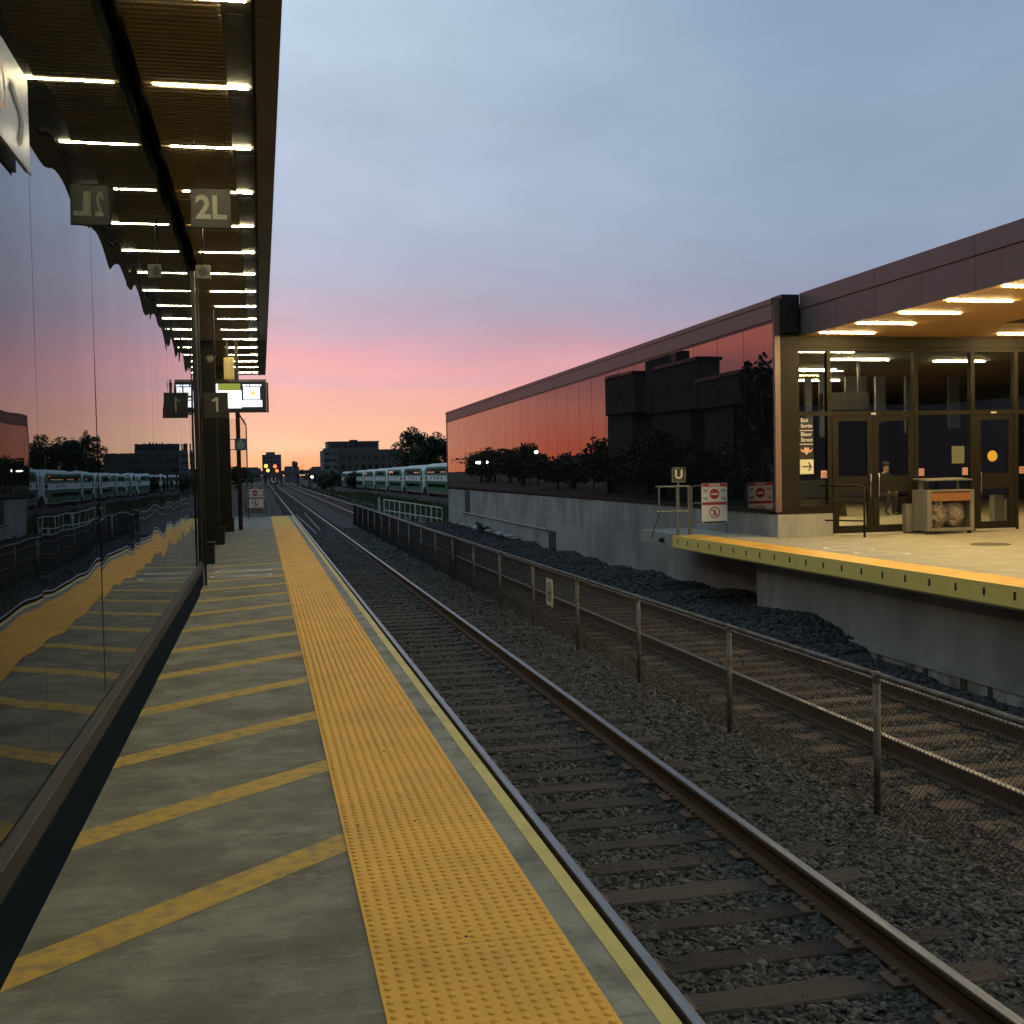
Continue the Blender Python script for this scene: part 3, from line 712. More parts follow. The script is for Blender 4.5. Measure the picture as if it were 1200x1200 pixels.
# far end railing, gate, signs
s=empty('guard_railing',(8.5,23.0,0),'galvanised guard railing at the far tip of the opposite platform','railing')
mb=MB()
for x in (8.22,8.62,8.88): mb.tube([(x,23.0,-.02 if x>8.4 else .45),(x,23.0,1.03)],.020,8)
for z in (1.03,.5): mb.tube([(8.15,23.0,z),(8.90,23.0,z)],.020,8)
mb.tube([(8.24,23.0,.5),(8.24,23.6,-.1)],.012,6)
mb.build('frame','steel',s)
s=empty('swing_gate',(9.35,23.05,0),'galvanised gate with rounded corners behind the danger sign','gate')
mb=MB(); mb.tube([(8.96,23.08,0),(8.96,23.08,1.04)],.022,8); mb.tube([(9.78,23.08,0),(9.78,23.08,1.04)],.022,8)
mb.tube([(8.99,23.08,.30),(8.99,23.08,.98),(9.03,23.08,1.03),(9.72,23.08,1.03),(9.75,23.08,.98),(9.75,23.08,.30),(9.71,23.08,.26),(9.03,23.08,.26),(8.99,23.08,.30)],.016,6)
mb.tube([(8.99,23.08,.66),(9.75,23.08,.66)],.014,6); mb.build('frame','steel',s)
warning_sign('warning_sign','white and red danger sign with no entry disc on the gate of the opposite platform',9.18,9.76,23.0,.22,1.08)
s=empty('marker_sign',(8.68,23.1,0),'small black U marker on a post by the railing of the opposite platform','sign')
mb=MB(); mb.tube([(8.69,23.1,-.02),(8.69,23.1,1.2)],.028,8); mb.build('post','steel',s)
mb=MB(); mb.box(8.535,8.845,23.05,23.065,1.12,1.43); mb.build('sign_panel','sign_black',s)
mb=MB()
for (a,b,c2,dd) in ((8.535,8.845,1.12,1.13),(8.535,8.845,1.42,1.43),(8.535,8.545,1.13,1.42),(8.835,8.845,1.13,1.42)): mb.box(a,b,23.042,23.05,c2,dd)
mb.build('border','steel',s)
text('U',.26,(8.69,23.046,1.275),'lettering','sign_white',s,bold=.008)

# ------------------------------------------------------------------ station building
st=empty('station_building',(10,41,0),'long low station building with brown parapet, mirror glass side and lit glazed entrance','station building')
BX=10.0; Y0,Y1=21.12,62.1
def zt(y,a,b): return a+(b-a)*(y-Y0)/(Y1-Y0)
gt=lambda y: zt(y,4.27,4.07); gb=lambda y: zt(y,.55,.65); pt=lambda y: zt(y,4.74,4.64)
# joints
J=[21.17,22.58]; 
while J[-1]<61: J.append(J[-1]+1.42)
J[-1]=Y1-.1
for i in range(len(J)-1):
    a,b=J[i]+.012,J[i+1]-.012; t1=random.uniform(-.0022,.0022); t2=random.uniform(-.0020,.0020); am=random.uniform(.0002,.0007)
    ny,nz=8,10; vs=[]
    for j in range(nz+1):
        for q in range(ny+1):
            y=a+(b-a)*q/ny; z=gb(y)+(gt(y)-gb(y))*j/nz
            vs.append((BX+t1*(q/ny-.5)+t2*(j/nz-.5)+am*math.sin(3.1416*q/ny)*math.sin(3.1416*j/nz),y,z))
    fs=[(j*(ny+1)+q,(j+1)*(ny+1)+q,(j+1)*(ny+1)+q+1,j*(ny+1)+q+1) for j in range(nz) for q in range(ny)]
    mb=MB(); mb.add(vs,fs); mb.build('glass_pane','glassR',st,smooth=True)
mb=MB()
for y in J[1:-1]: mb.box(BX+.004,BX+.05,y-.02,y+.02,.5,4.3)
mb.build('joint_strips','black_metal',st)
def slab(z_a,z_b,x0,x1,name,m,y0=Y0,y1=Y1):
    mb=MB(); mb.hexa([(x0,y0,z_a(y0)),(x1,y0,z_a(y0)),(x1,y1,z_a(y1)),(x0,y1,z_a(y1))],[(x0,y0,z_b(y0)),(x1,y0,z_b(y0)),(x1,y1,z_b(y1)),(x0,y1,z_b(y1))])
    return mb.build(name,m,st)
slab(lambda y:gt(y)+.05,lambda y:pt(y)-.10,BX-.035,BX+.3,'parapet','clad')
slab(lambda y:gt(y),lambda y:gt(y)+.05,BX-.01,BX+.3,'head_trim','black_metal')
slab(lambda y:pt(y)-.10,lambda y:pt(y),BX-.055,BX+.35,'parapet_cap','clad')
mb=MB()
for k in range(1,9):
    y=Y0+k*4.3
    if y<Y1: mb.box(BX-.0375,BX-.034,y-.012,y+.012,gt(y)+.05,pt(y)-.10)
mb.build('parapet_joint','black_metal',st)
slab(lambda y:gb(y)-.09,lambda y:gb(y),BX-.03,BX+.3,'sill','bronze')
mb=MB(); mb.box(BX-.02,BX+.25,Y1-.1,Y1+.05,-1.9,4.6); mb.build('end_post','black_metal',st)
mb=MB(); y=Y0
while y<Y1-.02:
    y2=min(y+.62,Y1); mb.box(BX,BX+.25,y+.008,y2-.008,-.33,.47) ; y=y2
mb.build('precast_wall','wall_concrete',st)
mb=MB(); mb.box(BX+.012,BX+.2,Y0,Y1-.1,-.33,.46); mb.build('wall_core','slot',st)
mb=MB(); mb.box(BX-.01,BX+.25,19.6,Y1,-2.4,-.335); mb.build('base_wall','wall_concrete',st)
for (a,b,zz,z2) in ((38.6,39.6,-1.45,-.74),(55.4,56.6,-.62,.44)):
    mb=MB(); mb.box(BX-.03,BX-.012,a,b,zz,z2); mb.build('recess_shade_panel','slot',st)  # raised dark panel standing in for the shade of a wall recess
mb=MB(); mb.tube([(BX-.06,39.7,-.72),(BX-.06,57.5,-.66)],.035,8); mb.build('conduit','steel',st)
# end wall, back wall, roof
mb=MB(); mb.box(BX+.3,27,Y1-.15,Y1,-2.5,4.5); mb.box(26.8,27,45.2,Y1-.15,-.3,4.5); mb.build('rear_wall','dark_wall',st)
mb=MB(); mb.box(BX+.32,27,Y0+.35,Y1,4.32,4.55); mb.build('roof','black_metal',st)
# corner column + entrance facade at Y=21.2
FYY=21.2
mb=MB(); mb.box(BX-.02,BX+.10,Y0-.06,Y0+.02,.505,4.70); mb.build('corner_cladding','clad',st)
mb=MB(); mb.box(BX+.102,BX+.46,Y0-.05,Y0+.3,.505,4.05); mb.build('corner_column','bronze',st)
mb=MB(); mb.box(BX+.104,BX+.478,Y0-.14,Y0+.36,4.052,4.80); mb.build('corner_block','black_metal',st)
mb=MB()
for (a,b) in ((BX-.02,BX+.36),(BX+.366,BX+.80),(BX+.806,BX+1.16)): mb.box(a,b,Y0-.14,Y0+.3,0,.455)
mb.build('precast_plinth','plinth',st)
mb=MB(); mb.box(BX-.03,BX+1.17,Y0-.12,Y0+.25,.456,.50); mb.build('plinth_cap','bronze',st)
# frame members
fm=MB(); V_=[10.46,11.16,13.10,14.40,15.42,16.75,18.1,19.5,21.0]
fz0,fz1=FYY-.04,FYY+.08
for i,x in enumerate(V_):
    w=.05 if i else .04; fm.box(x,x+.09,fz0,fz1,0 if i else .5,3.78)
for (a,b) in zip(V_[:-1],V_[1:]):
    fm.box(a+.09,b,fz0+.005,fz1,2.41,2.50); fm.box(a+.09,b,fz0+.005,fz1,3.70,3.78)
    if a>16 or abs(a-13.10)<.01: fm.box(a+.09,b,fz0+.005,fz1,.0,.07)
fm.box(10.55,11.16,fz0+.005,fz1,.50,.62)
fm.build('window_frame','bronze',st)
mb=MB()
for (a,b) in ((10.45,11.2),(11.206,13.15),(13.156,15.45),(15.456,17.5),(17.506,21.1)): mb.box(a,b,FYY-.06,FYY+.1,3.782,4.0)
mb.build('header_panel','bronze',st)
for (a,b) in zip(V_[:-1],V_[1:]):
    mb=MB(); mb.box(a+.09,b,FYY+.012,FYY+.024,2.50,3.70); mb.build('glass_pane','glassT',st)
for (a,b,c2,dd) in ((10.55,11.16,.62,2.41),(13.19,14.40,.07,2.41),(16.84,18.1,.07,2.41),(18.19,19.5,.07,2.41),(19.59,21.0,.07,2.41)):
    mb=MB(); mb.box(a,b,FYY+.012,FYY+.024,c2,dd); mb.build('glass_pane','glassT',st)
def door(x0,x1,hx,lab=None):
    mb=MB(); y0,y1=FYY-.03,FYY+.035; a,b=x0+.13,x1-.12
    mb.box(x0,a,y0,y1,.03,2.40); mb.box(b,x1,y0,y1,.03,2.40); mb.box(a,b,y0,y1,2.30,2.40); mb.box(a,b,y0,y1,.86,1.18); mb.box(a,b,y0,y1,.03,.18)
    d=mb.build('door','bronze',st)
    mb=MB(); mb.box(a,b,FYY-.003,FYY+.008,1.18,2.30); mb.box(a,b,FYY-.003,FYY+.008,.18,.86); mb.build('door_glass','glassT',d)
    mb=MB(); s=-1 if hx>(x0+x1)/2 else 1
    mb.tube([(hx,y0,1.22),(hx,y0-.07,1.22),(hx,y0-.085,1.19),(hx,y0-.085,.78),(hx,y0-.07,.75),(hx,y0,.75)],.014,8); mb.build('handle','stainless',d,smooth=True)
    return d
door(11.27,12.16,12.06); door(12.17,13.09,12.25); door(14.50,15.41,14.58)
mb=MB(); mb.box(11.26,13.10,FYY-.07,FYY+.1,0,.03); mb.box(14.49,15.42,FYY-.07,FYY+.1,0,.03); mb.build('threshold','white_metal',st)
mb=MB(); mb.box(12.12,12.22,FYY-.065,FYY-.046,2.425,2.465); mb.box(14.86,14.98,FYY-.065,FYY-.046,2.425,2.465); mb.build('door_sensor','white_metal',st)
# stickers, poster
mb=MB()
for x in (11.03,13.21,14.22,15.56): mb.box(x,x+.13,FYY+.003,FYY+.010,1.16,1.31)
mb.build('pink_sticker','sticker',st)
mb=MB()
for x in (11.03,13.21,14.22,15.56): mb.ring((x+.065,FYY+.002,1.235),.045,.010,'y',n=16,t=.002)
mb.build('sticker_ring','sign_red',st)
mb=MB(); mb.box(13.98,14.27,FYY+.003,FYY+.010,1.40,1.76); mb.build('poster','poster',st)
mb=MB(); mb.ring((14.92,FYY-.004,1.54),.115,.1149,'y',n=24,t=.003); mb.build('round_yellow_sticker','sticker_y',st)
# directional sign in the first window
s=MB(); s.box(10.56,10.86,FYY-.006,FYY+.010,1.24,2.38); dsn=s.build('sign_strip','sign_black',st)
text('Exit\nSortie',.105,(10.59,FYY-.008,2.27),'lettering','sign_white',dsn,bold=.001,align='LEFT',space=1.05)
text('Bloor\nStreet',.105,(10.59,FYY-.008,1.99),'lettering','sign_white',dsn,bold=.001,align='LEFT',space=1.05)
mb=MB(); mb.box(10.565,10.855,FYY-.010,FYY-.007,2.115,2.13); mb.box(10.565,10.855,FYY-.010,FYY-.007,1.84,1.855); mb.build('divider_line','sign_white',dsn)
mb=MB(); mb.prism([(10.66,1.78),(10.76,1.78),(10.77,1.71),(10.71,1.63),(10.65,1.71)],'y',FYY-.012,FYY-.008)
mb.prism([(10.57,1.76),(10.65,1.72),(10.66,1.68),(10.60,1.70)],'y',FYY-.0115,FYY-.0085); mb.prism([(10.85,1.76),(10.77,1.72),(10.76,1.68),(10.82,1.70)],'y',FYY-.0115,FYY-.0085); mb.build('winged_emblem','sticker',dsn)
mb=MB(); mb.box(10.56,10.86,FYY-.010,FYY-.007,1.25,1.54); mb.build('arrow_tile','sign_cream',dsn)
mb=MB(); mb.box(10.61,10.79,FYY-.013,FYY-.0105,1.385,1.41)
mb.add([(10.735,FYY-.012,1.485),(10.765,FYY-.012,1.485),(10.82,FYY-.012,1.40),(10.765,FYY-.012,1.31),(10.735,FYY-.012,1.31),(10.785,FYY-.012,1.40)],[(0,1,2,5),(5,2,3,4)]); mb.build('arrow','sign_black',dsn)

# entrance canopy
CX=10.50; cz=4.0
mb=MB(); mb.box(CX+.04,30,-4,FYY-.055,cz,cz+.06); mb.build('entrance_soffit','soffit_r',st)
mb=MB(); yj=[20.975]; 
while yj[-1]>-4: yj.append(yj[-1]-1.42)
for a,b in zip(yj[:-1],yj[1:]): mb.box(CX,CX+.036,b+.006,a-.006,cz-.01,4.50)
mb.build('entrance_fascia','clad',st)
mb=MB()
for a,b in zip(yj[:-1:2],yj[2::2]): mb.box(CX-.02,CX+.2,b+.005,a-.005,4.512,4.82)
mb.build('fascia_cap','clad',st)
mb=MB(); mb.box(CX+.04,30,-4,FYY+.2,4.52,4.62); mb.build('entrance_roof','black_metal',st)
mb=MB(); mb.add([(13.55,18.9,cz-.004),(17,18.9,cz-.004),(17,14.2,cz-.004),(13.55,14.2,cz-.004)],[(0,1,2,3)])
mb.build('soffit_shade_sheet','slot',st)  # flat dark sheet under the soffit, painted shade of an opening
for r_,(xa,xb) in enumerate(((10.66,11.80),(14.55,15.75))):
    y=20.45
    while y>-3:
        if not (r_==1 and 14.3<y<18.9):
            mb=MB(); mb.box(xa,xb,y-.03,y+.03,cz-.022,cz-.003); mb.build('light_strip','lampR',st)
        y-=1.40
# interior
mb=MB(); mb.box(BX+.3,26.7,FYY+.1,45,-.3,-.002); mb.build('interior_floor','interior',st)
mb=MB(); mb.box(BX+.3,26.7,45,45.2,0,4.3); mb.box(26.55,26.7,FYY+.12,45,0,4.3); mb.box(BX+.28,BX+.4,FYY+.35,45,.0,4.3); mb.build('interior_wall','interior_wall',st)
mb=MB(); mb.box(BX+.42,26.5,FYY+.12,45,3.95,4.05); mb.build('interior_ceiling','interior_wall',st)
mb=MB(); mb.box(BX+.5,26,44.7,44.9,0,.75); mb.build('interior_low_wall','interior',st)
mb=MB()
for x,w_,z_ in ((15.15,.2,2.6),(15.6,.28,2.2),(16.4,.66,3.3),(17.35,.3,2.6),(18.3,.4,2.3),(19.7,.35,2.4)): mb.box(x,x+w_,30,30.1,z_,3.93)
mb.build('interior_column','interior_grey',st)
mb=MB(); mb.box(13.6,14.85,26.0,26.2,2.78,3.2); mb.build('interior_display_board','sign_black',st)
mb=MB(); mb.box(13.75,13.8,26.1,26.15,3.2,3.95); mb.box(14.6,14.65,26.1,26.15,3.2,3.95); mb.build('board_hanger','black_metal',st)
for (x0,x1,y) in ((11.6,13.0,23.4),(13.4,14.9,25.2),(13.4,15.0,28.0),(16.4,17.8,25.6),(15,17,31.5)):
    mb=MB(); mb.box(x0,x1,y-.03,y+.03,3.92,3.945); mb.build('interior_light','lampI',st)
mb=MB(); mb.box(16.95,17.2,24,24.2,.0,.62); mb.box(17.35,17.47,24.1,24.25,0,.52); mb.build('interior_post','bin_grey',st)

# bench with seated person
bn=empty('bench',(16.6,28.6,0),'long black bench inside the station behind the double doors','bench')
mb=MB(); mb.box(13.9,18.4,28.55,29.0,.42,.48); mb.build('seat','bench',bn)
mb=MB(); mb.box(13.9,18.4,29.02,29.08,.55,.95); mb.build('backrest','bench',bn)
for x in (14.1,15.6,17.3,18.2):
    mb=MB(); mb.box(x-.03,x+.03,28.6,29.06,0,.55 if x<0 else .42); mb.build('leg','bench',bn)
# person
def person(px,py):
    pr=empty('person',(px,py,0),'person in dark clothes seated on the bench behind the right entrance door leaf','person')
    me=bpy.data.meshes.new('body')
    J_={ 'pel':(0,.12,.56),'sp':(0,.10,.80),'ch':(0,.08,1.02),'nk':(0,.06,1.17),'hd':(0,.03,1.27),'hd2':(0,.03,1.38),
      'hl':(-.09,.10,.55),'kl':(-.13,-.34,.52),'al':(-.20,-.26,.10),'fl':(-.21,-.36,.05),'tl':(-.22,-.46,.035),
      'hr':(.09,.10,.55),'kr':(.11,-.34,.52),'ar':(.07,-.24,.10),'fr':(.08,-.34,.05),'tr':(.09,-.44,.035),
      'shl':(-.18,.08,1.08),'el':(-.24,-.02,.82),'wl':(-.12,-.25,.66),'shr':(.18,.08,1.08),'er':(.24,-.02,.82),'wr':(.10,-.25,.66)}
    K=list(J_); E_=[('pel','sp'),('sp','ch'),('ch','nk'),('nk','hd'),('hd','hd2'),('pel','hl'),('hl','kl'),('kl','al'),('al','fl'),('fl','tl'),
      ('pel','hr'),('hr','kr'),('kr','ar'),('ar','fr'),('fr','tr'),('ch','shl'),('shl','el'),('el','wl'),('ch','shr'),('shr','er'),('er','wr')]
    R_={'pel':.15,'sp':.14,'ch':.15,'nk':.055,'hd':.085,'hd2':.09,'hl':.10,'kl':.065,'al':.045,'fl':.042,'tl':.035,'hr':.10,'kr':.065,'ar':.045,'fr':.042,'tr':.035,
      'shl':.065,'el':.045,'wl':.032,'shr':.065,'er':.045,'wr':.032}
    me.from_pydata([J_[k] for k in K],[(K.index(a),K.index(b)) for a,b in E_],[])
    o=bpy.data.objects.new('body',me); COL.objects.link(o)
    sk=o.modifiers.new('skin','SKIN'); 
    for i,k in enumerate(K):
        me.skin_vertices[0].data[i].radius=(R_[k],R_[k]); me.skin_vertices[0].data[i].use_root=(k=='pel')
    ss=o.modifiers.new('s','SUBSURF'); ss.levels=2; ss.render_levels=2
    bpy.context.view_layer.update()
    m2=bpy.data.meshes.new_from_object(o.evaluated_get(bpy.context.evaluated_depsgraph_get())); bpy.data.objects.remove(o)
    m2.materials.clear()
    for k in ('cloth','jacket','skin','shoe'): m2.materials.append(M[k])
    for p in m2.polygons:
        c=p.center; p.use_smooth=True
        p.material_index = 3 if c.z<.09 else (2 if (c.z>1.16 or (abs(c.x)<.16 and c.y<-.23 and .60<c.z<.75)) else (1 if c.z>.62 else 0))
    b=bpy.data.objects.new('body',m2); m2.name='body'; COL.objects.link(b); b.parent=pr
    mb=MB()
    for s_ in (-1,1):
        for f in range(4):
            x=px+s_*.11+(f-1.5)*.018; L_=(.055,.065,.06,.045)[f]
            mb.tube([(x,py-.27,.655),(x,py-.27-L_*.6,.645),(x,py-.27-L_,.60)],[.009,.009,.007],6)
        mb.tube([(px+s_*.07,py-.25,.66),(px+s_*.04,py-.29,.64)],.010,6)
    mb.build('fingers','skin',pr,smooth=True)
    mb=MB(); mb.ball((px,py+.045,1.40),.098,12,8); mb.build('hair','hair',pr,smooth=True)
    mb=MB()
    for s_ in (-1,1): mb.ball((px+s_*.032,py-.062,1.335),.010,6,4)
    mb.build('eyes','sign_black',pr)
    mb=MB(); mb.tube([(px,py-.055,1.335),(px,py-.085,1.30)],[.008,.014],6); mb.box(px-.022,px+.022,py-.062,py-.05,1.262,1.268); mb.build('nose_and_mouth','skin',pr)
person(16.85,28.6)

# handrail
s=empty('handrail',(11.2,20.2,0),'dark tubular handrail with two lower bars beside the double doors','railing')
mb=MB(); mb.tube([(10.95,21.05,1.01),(11.40,20.40,1.01),(11.47,20.30,.98),(11.47,20.30,.0)],.024,8)
mb.build('frame','bronze',s,smooth=True)
mb=MB(); mb.tube([(10.95,21.05,.66),(11.46,20.31,.66)],.016,8); mb.tube([(10.95,21.05,.32),(11.46,20.31,.32)],.016,8); mb.build('lower_bar','bronze',s)
# recycling bin
s=empty('recycling_bin',(13.45,20.6,0),'grey recycling station with clear bags behind a mesh front and an orange band','bin')
mb=MB(); x0,x1,y0,y1=12.90,13.95,20.40,20.95
mb.box(x0,x0+.05,y0,y1,.06,.84); mb.box(x1-.05,x1,y0,y1,.06,.84); mb.box(x0+.05,x1-.05,y1-.04,y1,.06,.84); mb.box(x0,x1,y0,y1,.84,.88); mb.box(x0+.05,x1-.05,y0,y1-.04,.06,.12)
mb.box(x0+.05,x0+.10,y0,y0+.03,.12,.84); mb.box(x1-.09,x1-.05,y0,y0+.03,.12,.84)
mb.build('body','bin_grey',s,bevel=.006)
mb=MB(); mb.box(x0+.10,x1-.09,y0-.004,y0+.02,.66,.82); mb.build('orange_band','bin_orange',s)
mb=MB(); mb.box(x0+.06,x1-.06,y1-.20,y1-.18,.13,.83); mb.build('inner_panel','bin_inner',s)
for cx in (x0+.32,x0+.72):
    mb=MB(); mb.ball((cx,y0+.22,.38),.205,28,22,1.35); b=mb.build('clear_bag','bag',s,smooth=True)
    for v in b.data.vertices:
        nn=mnoise.noise(v.co*11)*.10; v.co.x+=nn*.5; v.co.z+=mnoise.noise(v.co*16)*.06; v.co.y+=nn*.6+mnoise.noise(v.co*30)*.03
mb=MB()
for q in range(9): mb.tube([(x0+.12+q*.1,y0+.005,.12),(x0+.12+q*.1,y0+.005,.66)],.002,4)
mb.build('wire_front','steel',s)
mb=MB()
for cx in (x0+.02,x0+.12): mb.box(cx,cx+.06,y0+.05,y0+.1,0,.06)
mb.box(x1-.1,x1-.04,y0+.05,y0+.1,0,.06); mb.build('foot','black_metal',s)
mb=MB(); mb.box(x0+.10,x0+.19,y1-.12,y1-.06,.88,1.07); mb.box(x1-.10,x1-.06,y1-.12,y1-.08,.88,1.07); mb.build('hood_post','bin_grey',s)
mb=MB(); mb.hexa([(x0+.02,y0+.1,1.06),(x1+.02,y0+.1,1.06),(x1+.02,y1,1.09),(x0+.02,y1,1.09)],[(x0+.02,y0+.1,1.085),(x1+.02,y0+.1,1.085),(x1+.02,y1,1.115),(x0+.02,y1,1.115)]); mb.build('hood','bin_grey',s)
s=empty('litter_bin',(12.98,21,0),'plain low grey box bin half hidden left behind the recycling station','bin')
mb=MB(); mb.box(12.78,12.98,20.98,21.12,.03,.60); mb.build('body','bin_grey',s,bevel=.006)
mb=MB(); mb.box(12.80,12.96,20.99,21.11,.0,.03); mb.build('foot','black_metal',s)

# ramp railing beyond the station
s=empty('ramp_railing',(9,66,-2),'pale steel ramp railing just past the far end of the station building','railing')
mb=MB(); A=Vector((7.2,69,-1.35)); B=Vector((10.25,66,-1.85))
for q in range(12):
    p=A.lerp(B,q/11); mb.tube([tuple(p),(p.x,p.y,p.z+1.15)],.028 if q%3 else .05,6)
for h in (.5,1.15): mb.tube([(A.x,A.y,A.z+h),(B.x,B.y,B.z+h)],.035,6)
mb.tube([(A.x-.3,A.y,A.z-.1),(A.x-.3,A.y,A.z+1.3)],.06,6)
mb.build('frame','white_metal',s)
mb=MB(); mb.box(8.4,10.4,65.0,66.6,-2.0,-1.86); mb.build('landing','plinth',s)

# ------------------------------------------------------------------ train
TX=24.0
tr=empty('commuter_train',(TX,120,-2.6),'long green and white double deck commuter train standing behind the station','train')
def zb(y): return -1.76-(y-172)*.0042
CL=25.9; yy=120.2
for c in range(9):
    y0=yy+.35; y1=yy+CL-.35; z0=zb((y0+y1)/2); zt_=z0+4.2
    x=TX
    car=MB()
    prof=[(x,z0+.45),(x+.0,z0+3.55),(x+.35,z0+4.1),(x+1.0,z0+4.25),(x+2.0,z0+4.25),(x+2.65,z0+4.1),(x+3,z0+3.55),(x+3,z0+.45),(x+2.8,z0),(x+.2,z0)]
    # octagonal side view: chamfered ends top and bottom
    car.prism([(p[0],p[1]) for p in prof],'y',y0+2.2,y1-2.2)
    for (ya,yb,) in ((y0+2.2,y0),(y1-2.2,y1)):
        A_=[(p[0],ya,p[1]) for p in prof]; B_=[]
        for p in prof:
            zz=p[1]; zz=min(zz,z0+3.4) if zz>z0+3.4 else zz; zz=max(zz,z0+1.0); B_.append((x+1.5+(p[0]-x-1.5)*.97,yb,zz))
        n=len(prof); car.add(A_+B_,[(i,(i+1)%n,(i+1)%n+n,i+n) for i in range(n)]+[tuple(range(n,2*n))])
    co=car.build('coach','train_white',tr)
    def panel(pts,name,m,xo): # pts (y,z) on side x
        q=MB(); q.prism(pts,'x',x-xo,x-xo+.02+.05*0+.015); return q.build(name,m,co)
    yc0,yc1=y0+1.1,y1-1.1
    panel([(yc0+1.6,z0+.22),(yc1-1.6,z0+.22),(yc1,z0+1.1),(yc1,z0+1.75),(yc0,z0+1.75),(yc0,z0+1.1)],'lower_green_panel','train_lower',.02)
    panel([(yc0,z0+2.55),(yc1,z0+2.55),(yc1,z0+3.05),(yc1-1.6,z0+3.75),(yc0+1.6,z0+3.75),(yc0,z0+3.05)],'upper_green_panel','train_green',.02)
    panel([(yc0+3.2,z0+2.85),(yc1-3.2,z0+2.85),(yc1-3.2,z0+3.45),(yc0+3.2,z0+3.45)],'upper_window_band','train_glass',.04)
    panel([(yc0+3.4,z0+.85),(yc1-3.4,z0+.85),(yc1-3.4,z0+1.35),(yc0+3.4,z0+1.35)],'lower_window_band','train_glass',.04)
    q=MB()
    for a in (yc0+.4,yc1-2.0): q.prism([(a,z0+1.9),(a+1.6,z0+1.9),(a+1.6,z0+2.42),(a,z0+2.42)],'x',x-.03,x)
    for f in (.28,.42,.56,.7): 
        a=yc0+(yc1-yc0)*f; q.prism([(a,z0+2.0),(a+.8,z0+2.0),(a+.8,z0+2.35),(a,z0+2.35)],'x',x-.03,x)
    q.build('middle_window','train_glass',co)
    q=MB(); q.box(x+.3,x+2.7,y0+.6,y0+3.6,z0-.55,z0-.02 if False else z0+.05); q.box(x+.3,x+2.7,y1-3.6,y1-.6,z0-.55,z0+.05); q.box(x+1.2,x+1.8,y0-.4,y0+.1,z0+.9,z0+1.3); q.box(x+.5,x+2.5,y0+3.6,y1-3.6,z0-.3,z0+.02)
    q.build('bogie','under',co)
    yy+=CL
mb=MB(); mb.hexa([(21.5,95,-4.5),(30,95,-4.5),(30,400,-5.5),(21.5,400,-5.5)],[(22.6,95,-1.95),(28.6,95,-1.95),(28.6,400,-3.25),(22.6,400,-3.25)])
struct(mb.build('train_embankment','ballast'))

# ------------------------------------------------------------------ vegetation
def crown(cx,cy,zc,rx,ry,rz,n,ls,clumps,name,m,par):
    cl=[]
    for _ in range(clumps):
        while True:
            u=rng.uniform(-1,1,3)
            if (u**2).sum()<1: break
        u*=1/max(.001,np.sqrt((u**2).sum()))*rng.uniform(.35,.92)
        cl.append((cx+u[0]*rx,cy+u[1]*ry,zc+u[2]*rz,rng.uniform(.16,.38)))
    cl=np.array(cl); idx=rng.integers(0,clumps,n); r=np.cbrt(rng.uniform(0,1,n)); d=rng.normal(size=(n,3)); d/=np.linalg.norm(d,axis=1)[:,None]
    sc_=cl[idx,3]; c=cl[idx,:3]+d*(r*sc_)[:,None]*np.array([rx,ry,rz])
    a=rng.normal(size=(n,3)); a/=np.linalg.norm(a,axis=1)[:,None]; b=np.cross(a,rng.normal(size=(n,3))); b/=np.linalg.norm(b,axis=1)[:,None]
    s_=ls*rng.uniform(.6,1.4,n)[:,None]
    V=np.stack([c-a*s_,c+b*s_*.45,c+a*s_,c-b*s_*.45],1).reshape(-1,3)
    off=Vector(par.location) if par else Vector((0,0,0)); V=V-np.array(off)
    return np_mesh(name,V,np.arange(n*4).reshape(-1,4),m,par)
def tree(x,y,z,h,w,label,n=5000,ls=.22,m='leaf_dark',group=None,clumps=28,trunk=.35,name='tree'):
    t=empty(name,(x,y,z),label,'tree',group)
    mb=MB(); hh=h*.45
    mb.tube([(x,y,z-.3),(x+.1,y,z+hh*.6),(x,y,z+hh*1.1),(x+.1,y,z+h*.85)],[trunk,trunk*.7,trunk*.45,.05],7)
    for k in range(6):
        a=k*1.05+random.random(); zz=z+hh*(.6+.12*k)
        mb.tube([(x,y,zz),(x+math.cos(a)*w*.25,y+math.sin(a)*w*.25,zz+h*.14),(x+math.cos(a)*w*.42,y+math.sin(a)*w*.42,zz+h*.25)],[trunk*.35,trunk*.2,.03],5)
    mb.build('trunk','bark',t)
    crown(x,y,z+h*.60,w*.5,w*.5,h*.42,n,ls,clumps,'crown',m,t)
    return t
tree(29.3,215,-3.2,12.6,9.5,'tallest broad dark tree rising behind the train',n=15000,ls=.26,clumps=44)
tree(35.6,216,-3.2,11.5,9,'slightly lower dark tree behind the train beside the station glass',n=12000,ls=.26,clumps=38)
tree(38.5,190,-3.2,9.2,7,'loose leafy dark tree peeking past the station corner',n=5000,ls=.25,clumps=22)
tree(31.2,235,-3.2,7,6,'low bushy tree filling in under the two tall trees behind the train',n=5000,ls=.25)
tree(23.5,300,-3.2,5.0,6,'small round tree left of the brick building foot',n=2500,ls=.3)
tree(16.0,270,-3.0,5.2,5,'small dark tree standing right of the bridge end',n=2500,ls=.25)
tree(-4.8,255,-2.0,5.2,7,'rounded dark tree at the left end of the bridge',n=3000,ls=.25)
tree(13.5,265,-3.0,4.2,4,'lowest bush like tree on the slope by the bridge',n=1800,ls=.25)
for i,(x,y,h,w) in enumerate(((46,260,9,12),(60,300,10,14),(20,420,7,12),(-14,330,8,14),(55,200,8,12))):
    tree(x,y,-3.5,h,w,('dense tree far right behind the station roof','tree farthest right behind the station','distant tree behind the brick building','distant tree far left behind the platform end','tree hidden behind the station glass building')[i],n=2200,ls=.35)
